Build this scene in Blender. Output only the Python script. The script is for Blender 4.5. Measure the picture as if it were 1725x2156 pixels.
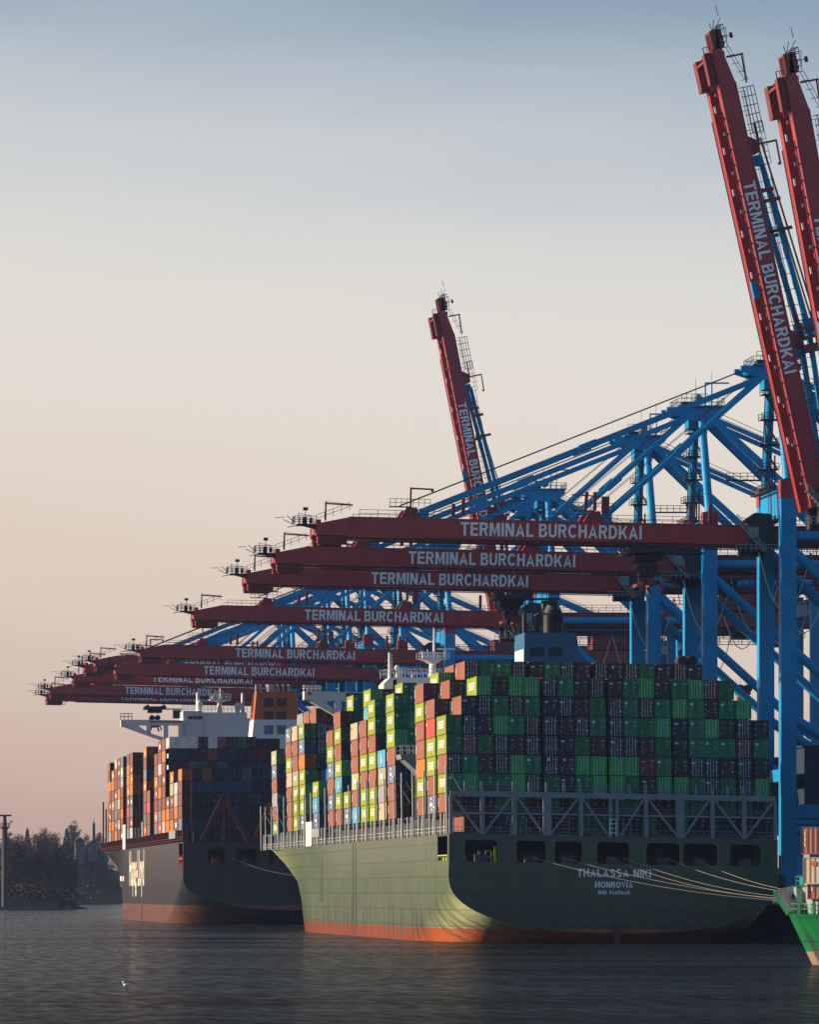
import bpy, math, random
from math import radians, sin, cos, pi, atan2
from mathutils import Vector, Matrix
random.seed(7)
for o in list(bpy.data.objects): bpy.data.objects.remove(o)
C = bpy.context.scene.collection
SC = bpy.context.scene

# ------------------------------------------------------------------ camera, sky, sun, exposure
FP, VX, HY, HC = 10880.0, -420.0, 1878.0, 8.0      # focal length and vanishing point in photo units; eye height
cam = bpy.data.objects.new('camera', bpy.data.cameras.new('camera')); C.objects.link(cam)
cam.location = (0, 0, HC); cam.rotation_euler = (radians(90), 0, 0)
cam.data.sensor_width = 36; cam.data.lens = FP/2156.25*36
cam.data.shift_x = (862.5-VX)/2156.25; cam.data.shift_y = (HY-1078)/2156.25
cam.data.clip_start = 1; cam.data.clip_end = 30000
SC.camera = cam

SUN_E, SUN_A = 17.0, 9.0                            # elevation; degrees past the quay line, from the river side
sdir = Vector((-cos(radians(SUN_E))*cos(radians(SUN_A)), cos(radians(SUN_E))*sin(radians(SUN_A)), sin(radians(SUN_E))))
sun = bpy.data.objects.new('sun', bpy.data.lights.new('sun', 'SUN')); C.objects.link(sun)
sun.data.energy = 5.0; sun.data.angle = radians(0.5); sun.data.color = (1.0, 0.80, 0.60)
sun.rotation_euler = sdir.to_track_quat('Z', 'Y').to_euler()

def lin(r, g, b):
    f = lambda c: ((c/255+0.055)/1.055)**2.4 if c > 10 else c/255/12.92
    return (f(r), f(g), f(b), 1)
W = bpy.data.worlds.new('World'); SC.world = W; W.use_nodes = True
nt = W.node_tree; nt.nodes.clear()
def nd(t, tree=None, **k):
    n = (tree or nt).nodes.new(t)
    for a, v in k.items(): setattr(n, a, v)
    return n
def mth(tree, op, a, b=None):
    n = tree.nodes.new('ShaderNodeMath'); n.operation = op
    for i, v in enumerate((a, b)):
        if v is None: continue
        if isinstance(v, (int, float)): n.inputs[i].default_value = v
        else: tree.links.new(v, n.inputs[i])
    return n.outputs[0]
sky = nd('ShaderNodeTexSky', sky_type='NISHITA', sun_disc=False)
sky.sun_elevation = radians(SUN_E); sky.sun_rotation = radians(-(90-SUN_A)); sky.air_density = 1.2; sky.dust_density = 2.0
tc = nd('ShaderNodeTexCoord'); sp = nd('ShaderNodeSeparateXYZ'); nt.links.new(tc.outputs['Generated'], sp.inputs[0])
el = mth(nt, 'MULTIPLY', mth(nt, 'ARCSINE', sp.outputs[2]), 57.2958)
az = mth(nt, 'MULTIPLY', mth(nt, 'ARCTAN2', sp.outputs[0], sp.outputs[1]), 57.2958)
azc = mth(nt, 'MAXIMUM', mth(nt, 'MINIMUM', az, 25.0), -60.0)
cn = nd('ShaderNodeTexNoise'); cn.inputs['Scale'].default_value = 9; cn.inputs['Detail'].default_value = 4
cm = nd('ShaderNodeMapping'); cm.inputs['Scale'].default_value = (1, 1, 4.5); nt.links.new(tc.outputs['Generated'], cm.inputs[0]); nt.links.new(cm.outputs[0], cn.inputs[0])
wisp = mth(nt, 'MULTIPLY', mth(nt, 'SUBTRACT', cn.outputs[0], 0.5), 1.5)       # faint uneven haze in the sky
t = mth(nt, 'ADD', mth(nt, 'ADD', el, wisp), mth(nt, 'MULTIPLY', mth(nt, 'SUBTRACT', azc, 6.7), 0.115))
rmp = nd('ShaderNodeValToRGB'); nt.links.new(mth(nt, 'DIVIDE', t, 24.0), rmp.inputs[0])
stops = [(-1, (198,166,152)), (0.8, (210,180,164)), (2.2, (224,201,184)), (4.0, (232,217,202)), (5.6, (233,226,216)), (6.9, (226,223,217)),
         (8.3, (197,205,211)), (9.7, (150,170,187)), (11.5, (106,136,160)), (15, (82,108,134)), (24, (66,88,114))]
rmp.color_ramp.interpolation = 'B_SPLINE'
while len(rmp.color_ramp.elements) < len(stops): rmp.color_ramp.elements.new(0.5)
for e, (p, c) in zip(rmp.color_ramp.elements, stops):
    e.position = max(0, p/24); e.color = lin(*c)
mul = nd('ShaderNodeMixRGB', blend_type='MULTIPLY'); mul.inputs[0].default_value = 1
nt.links.new(sky.outputs[0], mul.inputs[1]); mul.inputs[2].default_value = (0.08, 0.08, 0.08, 1)
fac = nd('ShaderNodeMapRange'); fac.inputs[1].default_value = 12; fac.inputs[2].default_value = 34
nt.links.new(el, fac.inputs[0])
mix = nd('ShaderNodeMixRGB'); nt.links.new(fac.outputs[0], mix.inputs[0]); nt.links.new(rmp.outputs[0], mix.inputs[1]); nt.links.new(mul.outputs[0], mix.inputs[2])
dim = nd('ShaderNodeMapRange'); dim.inputs[1].default_value = -0.45; dim.inputs[2].default_value = 0.75; dim.inputs[3].default_value = 0.0; dim.inputs[4].default_value = 1.0
nt.links.new(sp.outputs[1], dim.inputs[0])                      # the sky away from the sun side is deeper
cool = nd('ShaderNodeMixRGB', blend_type='MULTIPLY'); cool.inputs[0].default_value = 1
tint = nd('ShaderNodeMixRGB'); tint.inputs[1].default_value = (0.76, 1.16, 1.55, 1); tint.inputs[2].default_value = (1, 1, 1, 1)
nt.links.new(dim.outputs[0], tint.inputs[0]); nt.links.new(mix.outputs[0], cool.inputs[1]); nt.links.new(tint.outputs[0], cool.inputs[2])
bg = nd('ShaderNodeBackground'); nt.links.new(cool.outputs[0], bg.inputs[0]); bg.inputs[1].default_value = 0.72
wo = nd('ShaderNodeOutputWorld'); nt.links.new(bg.outputs[0], wo.inputs[0])
SC.view_settings.view_transform = 'Standard'; SC.view_settings.look = 'None'; SC.view_settings.gamma = 1
SC.view_settings.exposure = 0.45
SC.cycles.max_bounces = 5; SC.cycles.diffuse_bounces = 2; SC.cycles.glossy_bounces = 3; SC.cycles.volume_bounces = 0
SC.cycles.sample_clamp_indirect = 4; SC.cycles.caustics_reflective = False; SC.cycles.caustics_refractive = False

# ------------------------------------------------------------------ helpers
def P(x, y, Y):                                     # a point of the photo at depth Y
    return Vector(((x-VX)*Y/FP, Y, HC+(HY-y)*Y/FP))
MATS = {}
def mat(name, col, rough=0.5, metal=0.0, var=0.25, scale=0.35, streak=0.0, spec=0.5, coat=0.0, sheen=None, boot=None, bcol=None):
    if name in MATS: return MATS[name]
    m = bpy.data.materials.new(name); m.use_nodes = True; t = m.node_tree; b = t.nodes['Principled BSDF']
    b.inputs['Roughness'].default_value = rough; b.inputs['Metallic'].default_value = metal; b.inputs['Specular IOR Level'].default_value = spec; b.inputs['Coat Weight'].default_value = coat; b.inputs['Coat Roughness'].default_value = 0.13; b.inputs['Coat IOR'].default_value = 1.32
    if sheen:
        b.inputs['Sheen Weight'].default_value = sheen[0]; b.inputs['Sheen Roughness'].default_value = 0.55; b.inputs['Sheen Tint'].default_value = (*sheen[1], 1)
    geo = t.nodes.new('ShaderNodeNewGeometry')
    mp = t.nodes.new('ShaderNodeMapping'); t.links.new(geo.outputs['Position'], mp.inputs[0])
    mp.inputs['Scale'].default_value = (scale, scale, scale*(0.12 if streak else 1))
    nz = t.nodes.new('ShaderNodeTexNoise'); nz.inputs['Detail'].default_value = 5; nz.inputs['Scale'].default_value = 1; nz.inputs['Roughness'].default_value = 0.65
    t.links.new(mp.outputs[0], nz.inputs[0])
    mr = t.nodes.new('ShaderNodeMapRange'); mr.inputs[1].default_value = 0.3; mr.inputs[2].default_value = 0.7
    mr.inputs[3].default_value = 1-var; mr.inputs[4].default_value = 1+var*0.6
    t.links.new(nz.outputs[0], mr.inputs[0])
    mx = t.nodes.new('ShaderNodeMixRGB'); mx.blend_type = 'MULTIPLY'; mx.inputs[0].default_value = 1
    mx.inputs[1].default_value = (*col, 1); t.links.new(mr.outputs[0], mx.inputs[2])
    out = mx.outputs[0]
    if boot is not None:                            # anti-fouling paint below a painted waterline
        sx = t.nodes.new('ShaderNodeSeparateXYZ'); t.links.new(geo.outputs['Position'], sx.inputs[0])
        n2 = t.nodes.new('ShaderNodeTexNoise'); n2.inputs['Scale'].default_value = 0.25; n2.inputs['Detail'].default_value = 6
        t.links.new(geo.outputs['Position'], n2.inputs[0])
        lt = mth(t, 'LESS_THAN', mth(t, 'ADD', sx.outputs[2], mth(t, 'MULTIPLY', n2.outputs[0], 0.5)), boot+0.25)
        m2 = t.nodes.new('ShaderNodeMixRGB'); m2.blend_type = 'MULTIPLY'; m2.inputs[0].default_value = 1
        m2.inputs[1].default_value = (*bcol, 1); t.links.new(mr.outputs[0], m2.inputs[2])
        m3 = t.nodes.new('ShaderNodeMixRGB'); t.links.new(lt, m3.inputs[0]); t.links.new(out, m3.inputs[1]); t.links.new(m2.outputs[0], m3.inputs[2])
        # scuffs and rust near the water
        n3 = t.nodes.new('ShaderNodeTexNoise'); n3.inputs['Scale'].default_value = 0.18; n3.inputs['Detail'].default_value = 8
        mp3 = t.nodes.new('ShaderNodeMapping'); mp3.inputs['Scale'].default_value = (1, 2.2, 0.5)
        t.links.new(geo.outputs['Position'], mp3.inputs[0]); t.links.new(mp3.outputs[0], n3.inputs[0])
        zf = t.nodes.new('ShaderNodeMapRange'); zf.inputs[1].default_value = 9; zf.inputs[2].default_value = 2.5; t.links.new(sx.outputs[2], zf.inputs[0])
        sc = t.nodes.new('ShaderNodeMapRange'); sc.inputs[1].default_value = 0.47; sc.inputs[2].default_value = 0.62; t.links.new(n3.outputs[0], sc.inputs[0])
        m4 = t.nodes.new('ShaderNodeMixRGB'); t.links.new(mth(t, 'MULTIPLY', mth(t, 'MULTIPLY', zf.outputs[0], sc.outputs[0]), 0.8), m4.inputs[0])
        t.links.new(m3.outputs[0], m4.inputs[1]); m4.inputs[2].default_value = (0.05, 0.04, 0.035, 1)
        cb = t.nodes.new('ShaderNodeCombineXYZ'); t.links.new(sx.outputs[1], cb.inputs[0]); t.links.new(sx.outputs[2], cb.inputs[1])
        br = t.nodes.new('ShaderNodeTexBrick'); br.inputs['Scale'].default_value = 0.1; br.inputs['Brick Width'].default_value = 1.2; br.inputs['Row Height'].default_value = 0.26
        br.inputs['Mortar Size'].default_value = 0.010; br.inputs['Color1'].default_value = (1,1,1,1); br.inputs['Color2'].default_value = (0.86,0.87,0.86,1); br.inputs['Mortar'].default_value = (0.62,0.60,0.58,1)
        t.links.new(cb.outputs[0], br.inputs['Vector'])
        m5 = t.nodes.new('ShaderNodeMixRGB'); m5.blend_type = 'MULTIPLY'; m5.inputs[0].default_value = 1; t.links.new(m4.outputs[0], m5.inputs[1]); t.links.new(br.outputs[0], m5.inputs[2])
        # rust weeping down from the scuppers
        n6 = t.nodes.new('ShaderNodeTexNoise'); n6.inputs['Scale'].default_value = 1; n6.inputs['Detail'].default_value = 4
        mp6 = t.nodes.new('ShaderNodeMapping'); mp6.inputs['Scale'].default_value = (0.9, 0.45, 0.035)
        t.links.new(geo.outputs['Position'], mp6.inputs[0]); t.links.new(mp6.outputs[0], n6.inputs[0])
        r6 = t.nodes.new('ShaderNodeMapRange'); r6.inputs[1].default_value = 0.60; r6.inputs[2].default_value = 0.74; t.links.new(n6.outputs[0], r6.inputs[0])
        m6 = t.nodes.new('ShaderNodeMixRGB'); t.links.new(mth(t, 'MULTIPLY', r6.outputs[0], 0.5), m6.inputs[0]); t.links.new(m5.outputs[0], m6.inputs[1]); m6.inputs[2].default_value = (0.075, 0.048, 0.030, 1)
        out = m6.outputs[0]
        if sheen:                                   # sheen put in to brighten the sunlit side, tinted after each paint
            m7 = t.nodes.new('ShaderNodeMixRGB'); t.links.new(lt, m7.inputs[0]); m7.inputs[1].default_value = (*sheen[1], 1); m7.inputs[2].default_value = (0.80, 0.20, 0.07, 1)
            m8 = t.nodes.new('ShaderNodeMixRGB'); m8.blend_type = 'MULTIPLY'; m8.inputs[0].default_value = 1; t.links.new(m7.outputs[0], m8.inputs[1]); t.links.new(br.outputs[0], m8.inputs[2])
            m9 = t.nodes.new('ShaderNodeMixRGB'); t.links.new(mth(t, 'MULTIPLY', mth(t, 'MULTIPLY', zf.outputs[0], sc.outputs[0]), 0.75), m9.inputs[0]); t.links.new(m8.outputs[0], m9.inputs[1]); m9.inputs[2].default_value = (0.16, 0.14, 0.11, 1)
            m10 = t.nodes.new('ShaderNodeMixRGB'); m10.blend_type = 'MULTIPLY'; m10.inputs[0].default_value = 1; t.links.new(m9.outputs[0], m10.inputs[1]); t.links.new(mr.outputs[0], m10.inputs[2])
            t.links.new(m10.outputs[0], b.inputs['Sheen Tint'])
    t.links.new(out, b.inputs['Base Color'])
    MATS[name] = m; return m

class MB:
    def __init__(s, f=None): s.v = []; s.f = []; s.m = []; s.fn = f; s.k = 0
    def add(s, vs, fs, k=None):
        n = len(s.v); s.v += [Vector(v) for v in vs]
        for f in fs: s.f.append([n+i for i in f]); s.m.append(s.k if k is None else k)
        return s
    def box(s, a, b, k=None):
        x0, y0, z0 = a; x1, y1, z1 = b
        return s.add([(x0,y0,z0),(x1,y0,z0),(x1,y1,z0),(x0,y1,z0),(x0,y0,z1),(x1,y0,z1),(x1,y1,z1),(x0,y1,z1)],
              [(0,3,2,1),(4,5,6,7),(0,1,5,4),(1,2,6,5),(2,3,7,6),(3,0,4,7)], k)
    def cbox(s, c, d, k=None):
        return s.box([c[i]-d[i]/2 for i in range(3)], [c[i]+d[i]/2 for i in range(3)], k)
    def bar(s, p, q, w, h=None, k=None, up=(0,0,1)):
        p, q = Vector(p), Vector(q); h = h or w; d = (q-p).normalized()
        a = d.cross(Vector(up))
        if a.length < 1e-3: a = d.cross(Vector((0,1,0)))
        a.normalize(); b = a.cross(d)
        a *= w/2; b *= h/2
        return s.add([p-a-b,p+a-b,p+a+b,p-a+b,q-a-b,q+a-b,q+a+b,q-a+b],
              [(0,3,2,1),(4,5,6,7),(0,1,5,4),(1,2,6,5),(2,3,7,6),(3,0,4,7)], k)
    def tube(s, p, q, r, r2=None, n=10, k=None):
        p, q = Vector(p), Vector(q); r2 = r if r2 is None else r2; d = (q-p).normalized()
        a = d.cross(Vector((0,0,1)))
        if a.length < 1e-3: a = d.cross(Vector((0,1,0)))
        a.normalize(); b = a.cross(d); vs = []
        for c, rr in ((p, r), (q, r2)):
            for i in range(n):
                t = 2*pi*i/n; vs.append(c+a*cos(t)*rr+b*sin(t)*rr)
        return s.add(vs, [(i,(i+1)%n,n+(i+1)%n,n+i) for i in range(n)]+[tuple(range(n-1,-1,-1)), tuple(range(n,2*n))], k)
    def prism(s, pts, ax, lo, hi, k=None):          # polygon in the two other axes, extruded along ax
        n = len(pts)
        def mk(p, e):
            return (e,p[0],p[1]) if ax == 0 else (p[0],e,p[1]) if ax == 1 else (p[0],p[1],e)
        return s.add([mk(p,lo) for p in pts]+[mk(p,hi) for p in pts],
              [tuple(range(n)), tuple(range(2*n-1,n-1,-1))]+[(i,n+i,n+(i+1)%n,(i+1)%n) for i in range(n)], k)
    def ball(s, c, r, n=8, k=None, sz=1):
        c = Vector(c); vs = []; fs = []; m = n//2
        for j in range(m+1):
            for i in range(n):
                a, b = 2*pi*i/n, pi*j/m
                vs.append(c+Vector((r*sin(b)*cos(a), r*sin(b)*sin(a), r*cos(b)*sz)))
        for j in range(m):
            for i in range(n): fs.append((j*n+i, j*n+(i+1)%n, (j+1)*n+(i+1)%n, (j+1)*n+i))
        return s.add(vs, fs, k)
    def rail(s, p, q, h=1.1, step=2.5, r=0.045, up=(0,0,1), bars=2):
        p, q, u = Vector(p), Vector(q), Vector(up); L = (q-p).length; n = max(1, round(L/step))
        for i in range(n+1):
            a = p.lerp(q, i/n); s.bar(a, a+u*h, r*2)
        for j in range(bars):
            o = u*h*(j+1)/bars; s.bar(p+o, q+o, r*2)
        return s
    def mesh(s, name, mats, smooth=False):
        me = bpy.data.meshes.new(name)
        vs = s.v if s.fn is None else [s.fn(v) for v in s.v]
        me.from_pydata([tuple(v) for v in vs], [], s.f)
        for m in (mats if isinstance(mats, (list, tuple)) else [mats]): me.materials.append(m)
        for p, k in zip(me.polygons, s.m): p.material_index = k
        if smooth:
            me.polygons.foreach_set('use_smooth', [True]*len(me.polygons)); me.set_sharp_from_angle(angle=radians(38))
        me.update(); return me
    def build(s, name, mats, parent=None, smooth=False, fixn=False):
        me = s.mesh(name, mats, smooth)
        if fixn:
            import bmesh
            bm = bmesh.new(); bm.from_mesh(me); bmesh.ops.recalc_face_normals(bm, faces=bm.faces); bm.to_mesh(me); bm.free()
        return ob(name, me, parent)
def ob(name, me, parent=None):
    o = bpy.data.objects.new(name, me); C.objects.link(o)
    if parent is not None: o.parent = parent; KIDS.setdefault(parent.name, []).append(o)
    return o
KIDS = {}
def tag(o, label=None, cat=None, group=None, kind=None):
    for a, v in (('label', label), ('category', cat), ('group', group), ('kind', kind)):
        if v: o[a] = v
    return o
def empty(name, loc, label=None, cat=None, group=None):
    o = bpy.data.objects.new(name, None); C.objects.link(o); o.location = loc
    return tag(o, label, cat, group)
def copy_tree(o, parent=None):
    c = o.copy(); C.objects.link(c)
    if parent is not None: c.parent = parent; KIDS.setdefault(parent.name, []).append(c)
    for ch in list(KIDS.get(o.name, ())): copy_tree(ch, c)
    return c
TXT = {}
def arc(cx, cy, rx, ry, a0, a1, n=8):
    return [(cx+rx*cos(radians(a0+(a1-a0)*i/n)), cy+ry*sin(radians(a0+(a1-a0)*i/n))) for i in range(n+1)]
def gl():
    s = 0.09; t = 1-s; W = 0.62
    g = {}
    g['T'] = (0.62, [[(0,t),(W,t)], [(W/2,t-s),(W/2,0)]])
    g['E'] = (0.56, [[(s,0),(s,1)], [(2*s,t),(0.56,t)], [(2*s,0.52),(0.53,0.52)], [(2*s,s),(0.56,s)]])
    g['F'] = (0.54, g['E'][1][:3])
    g['I'] = (0.18, [[(s,0),(s,1)]])
    g['L'] = (0.53, [[(s,0),(s,1)], [(2*s,s),(0.53,s)]])
    g['N'] = (0.64, [[(s,0),(s,1)], [(0.64-s,0),(0.64-s,1)], [(2*s-.02,0.93),(0.64-2*s+.02,0.07)]])
    g['M'] = (0.76, [[(s,0),(s,1)], [(0.76-s,0),(0.76-s,1)], [(2*s-.02,0.95),(0.38,0.1),(0.76-2*s+.02,0.95)]])
    g['A'] = (0.68, [[(s,0),(0.34,0.93),(0.68-s,0)], [(0.19,0.28),(0.49,0.28)]])
    g['V'] = (0.66, [[(s,1),(0.33,0.07),(0.66-s,1)]])
    g['H'] = (0.62, [[(s,0),(s,1)], [(0.62-s,0),(0.62-s,1)], [(2*s,0.52),(0.62-2*s,0.52)]])
    g['K'] = (0.64, [[(s,0),(s,1)], [(2*s,0.36),(0.57,0.97)], [(0.30,0.56),(0.57,0.02)]])
    g['U'] = (0.62, [[(s,1)]+arc(0.31,0.30,0.22,0.21,180,360,10)+[(0.62-s,1)]])
    g['B'] = (0.61, [[(s,0),(s,1)], [(2*s,t)]+arc(0.36,0.74,0.14,0.17,90,-90)+[(2*s,0.53)], [(2*s,s)]+arc(0.38,0.28,0.15,0.19,-90,60)])
    g['R'] = (0.62, [[(s,0),(s,1)], [(2*s,t)]+arc(0.37,0.71,0.15,0.20,90,-90)+[(2*s,0.49)], [(0.36,0.42),(0.54,0)]])
    g['P'] = (0.60, g['R'][1][:2])
    g['D'] = (0.63, [[(s,0),(s,1)], [(2*s,t)]+arc(0.30,0.5,0.24,0.41,90,-90,12)+[(2*s,s)]])
    g['O'] = (0.70, [arc(0.35,0.5,0.26,0.42,0,360,20)])
    g['C'] = (0.66, [arc(0.34,0.5,0.25,0.42,38,322,16)])
    g['G'] = (0.68, [arc(0.34,0.5,0.25,0.42,42,330,16)+[(0.59,0.45),(0.38,0.45)]])
    g['S'] = (0.60, [arc(0.30,0.72,0.20,0.20,25,180,8)+arc(0.30,0.72,0.20,0.20,180,270,5)[1:]+arc(0.30,0.29,0.21,0.21,90,-155,12)[1:]])
    g['5'] = (0.56, [[(0.50,t),(0.12,t),(0.11,0.52)]+arc(0.27,0.34,0.20,0.25,110,-150,12)])
    g['6'] = (0.58, [[(0.46,0.97),(0.16,0.55)]+arc(0.29,0.31,0.20,0.23,150,510,16)])
    g['9'] = (0.58, [[(0.12,0.03),(0.42,0.45)]+arc(0.29,0.69,0.20,0.23,-30,330,16)])
    g['4'] = (0.58, [[(0.44,0),(0.44,0.98),(0.06,0.28),(0.57,0.28)]])
    g[' '] = (0.28, [])
    return g
GL = gl()
def block_mesh(body, w, h, m, plane='xz', wt=0.17):
    """Bold sans capitals built from mitred strokes, fitted to width w and height h."""
    kk = ('block', body, w, h, m.name, plane)
    if kk in TXT: return TXT[kk]
    b = MB(); x = 0; n = 0; tot = sum(GL[c][0]+0.10 for c in body)-0.10
    for c in body:
        gw, st = GL[c]
        for pl in st:
            n += 1; d = 0.004+0.004*(n % 3); pts = [Vector((p[0]+x, p[1])) for p in pl]; vs = []
            for i, p in enumerate(pts):
                a = (pts[i]-pts[i-1]).normalized() if i else (pts[1]-pts[0]).normalized()
                e = (pts[i+1]-pts[i]).normalized() if i+1 < len(pts) else a
                if i == 0 and (pts[0]-pts[-1]).length < 1e-4: a = (pts[-1]-pts[-2]).normalized()
                if i == len(pts)-1 and (pts[0]-pts[-1]).length < 1e-4: e = (pts[1]-pts[0]).normalized()
                nn = Vector((-a.y-e.y, a.x+e.x)); nn.normalize(); q = max(0.45, nn.dot(Vector((-a.y, a.x))))
                o = nn*(wt/2/q); vs += [p+o, p-o]
            k = len(vs)//2
            cv = [((v.x/tot*w), -d, min(1, max(0, v.y))*h) if plane == 'xz' else (-d, -v.x/tot*w, min(1, max(0, v.y))*h) for v in vs]
            b.add(cv, [(2*i, 2*i+1, 2*i+3, 2*i+2) for i in range(k-1)])
        x += gw+0.10
    TXT[kk] = b.mesh('lettering', [m]); return TXT[kk]
def text_mesh(body, w, h, m, bold=0.02, plane='xz', key=None, thick=0.0):
    """Lettering as flat outlines of the given width and height, lying in the x-z plane, from the origin at its lower left."""
    kk = (body, w, h, m.name, plane)
    if kk in TXT: return TXT[kk]
    cu = bpy.data.curves.new('lettering', 'FONT'); cu.body = body; cu.offset = bold; cu.space_character = 1.12; cu.resolution_u = 3; cu.extrude = 0.01
    o = bpy.data.objects.new('lettering', cu); C.objects.link(o)
    bpy.context.view_layer.update()
    me = bpy.data.meshes.new_from_object(o.evaluated_get(bpy.context.evaluated_depsgraph_get()))
    bpy.data.objects.remove(o)
    xs = [v.co.x for v in me.vertices]; ys = [v.co.y for v in me.vertices]
    x0, x1, y0, y1 = min(xs), max(xs), min(ys), max(ys)
    for v in me.vertices:
        a = (v.co.x-x0)/(x1-x0)*w; b = (v.co.y-y0)/(y1-y0)*h; d = v.co.z
        v.co = (a, -d-0.01, b) if plane == 'xz' else (-d-0.01, -a, b)     # 'yz': read from the -x side
    me.materials.clear(); me.materials.append(m); TXT[kk] = me
    return me
# ------------------------------------------------------------------ materials
M = dict(
 red=mat('crane_red', (0.40,0.038,0.040), 0.42), redd=mat('crane_red_dull', (0.22,0.035,0.035), 0.55),
 blue=mat('crane_blue', (0.010,0.30,0.62), 0.40, spec=0.15, var=0.18, scale=0.2), dark=mat('dark_steel', (0.022,0.026,0.036), 0.6),
 steel=mat('galvanised', (0.30,0.32,0.34), 0.5), rope=mat('wire_rope', (0.05,0.045,0.045), 0.6),
 letter=mat('lettering_white', (0.94,0.95,0.96), 0.5, var=0.06), white=mat('ship_white', (0.78,0.76,0.72), 0.45, var=0.1, streak=1),
 glass=mat('window_glass', (0.02,0.05,0.06), 0.08, var=0.1), black=mat('soot_black', (0.012,0.013,0.016), 0.6),
 grey=mat('lashing_grey', (0.20,0.22,0.25), 0.5), post=mat('pale_post', (0.62,0.60,0.56), 0.5), deck=mat('deck_dark', (0.05,0.07,0.06), 0.7),
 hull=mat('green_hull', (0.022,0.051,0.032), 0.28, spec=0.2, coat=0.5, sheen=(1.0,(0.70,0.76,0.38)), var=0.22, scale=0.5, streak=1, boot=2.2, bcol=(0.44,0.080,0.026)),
 hull2=mat('dark_hull', (0.030,0.031,0.036), 0.28, var=0.3, scale=0.5, streak=1, boot=4.7, bcol=(0.23,0.088,0.060)),
 hull3=mat('feeder_green', (0.012,0.230,0.075), 0.35, var=0.2, scale=0.8, streak=1, boot=1.5, bcol=(0.42,0.29,0.19)),
 fgreen=mat('feeder_green_trim', (0.012,0.22,0.075), 0.4), oxide=mat('oxide_red', (0.13,0.022,0.018), 0.55), orange=mat('signal_orange', (0.72,0.10,0.03), 0.45),
 fun_o=mat('funnel_orange', (0.62,0.135,0.022), 0.45, var=0.08), fun_b=mat('funnel_blue', (0.010,0.125,0.28), 0.45, var=0.08), louv=mat('louvre_dark', (0.012,0.03,0.055), 0.6),
 louv2=mat('louvre_brown', (0.10,0.055,0.05), 0.6), yellow=mat('lime_rail', (0.45,0.55,0.05), 0.5), rock=mat('bank_stone', (0.030,0.028,0.027), 0.95, spec=0.0),
 conc=mat('concrete', (0.06,0.065,0.07), 0.85), lilac=mat('deckhouse_grey', (0.90,0.85,0.85), 0.5, var=0.06), stain=mat('stripe_green', (0.030,0.050,0.036), 0.3), stripe2=mat('stripe_charcoal', (0.02,0.02,0.022), 0.5),
 cream=mat('letter_cream', (0.80,0.70,0.55), 0.5, var=0.15, scale=1.2), ropec=mat('mooring_rope', (0.36,0.32,0.27), 0.7), flag=mat('flag_red', (0.55,0.02,0.03), 0.7))
# container colours with light painted in: shaded door-end tone, sunlit side tone
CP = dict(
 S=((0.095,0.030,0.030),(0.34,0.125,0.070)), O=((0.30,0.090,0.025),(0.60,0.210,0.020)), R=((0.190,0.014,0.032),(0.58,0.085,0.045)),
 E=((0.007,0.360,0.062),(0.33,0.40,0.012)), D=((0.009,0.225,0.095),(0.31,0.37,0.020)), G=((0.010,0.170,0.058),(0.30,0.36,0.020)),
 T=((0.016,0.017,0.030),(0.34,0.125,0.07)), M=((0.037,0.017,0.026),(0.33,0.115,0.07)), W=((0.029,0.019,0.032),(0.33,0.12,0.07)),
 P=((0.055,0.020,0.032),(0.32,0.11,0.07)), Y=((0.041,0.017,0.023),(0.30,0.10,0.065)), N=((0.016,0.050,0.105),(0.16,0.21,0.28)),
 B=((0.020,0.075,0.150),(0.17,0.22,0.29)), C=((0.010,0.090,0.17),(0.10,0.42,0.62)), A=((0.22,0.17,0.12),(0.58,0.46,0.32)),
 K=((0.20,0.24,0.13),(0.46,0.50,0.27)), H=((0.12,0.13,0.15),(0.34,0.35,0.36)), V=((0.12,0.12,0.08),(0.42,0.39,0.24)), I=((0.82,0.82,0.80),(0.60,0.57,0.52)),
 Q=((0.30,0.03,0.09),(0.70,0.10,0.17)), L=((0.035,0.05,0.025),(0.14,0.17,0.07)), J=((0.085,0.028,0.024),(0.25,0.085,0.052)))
CM = {k: (mat('shaded_end_'+k, v[0], 0.45, var=0.3, scale=0.9, spec=0.25), mat('sunlit_side_'+k, v[1], 0.34, var=0.22, scale=0.5, streak=1)) for k, v in CP.items()}
rod_b = mat('lock_rod_bright', (0.50,0.56,0.58), 0.45); rod_d = mat('lock_rod_dull', (0.10,0.11,0.13), 0.5)
mk_w = M['letter']; mk_t = mat('door_print', (0.30,0.40,0.42), 0.6); mk_o = mat('placard_orange', (0.30,0.085,0.02), 0.6)
mk_p = mat('placard_pink', (0.60,0.06,0.16), 0.6); mk_g = mat('emblem_pale', (0.55,0.72,0.66), 0.6); gap_m = mat('container_frame', (0.03,0.022,0.022), 0.6)

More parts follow.
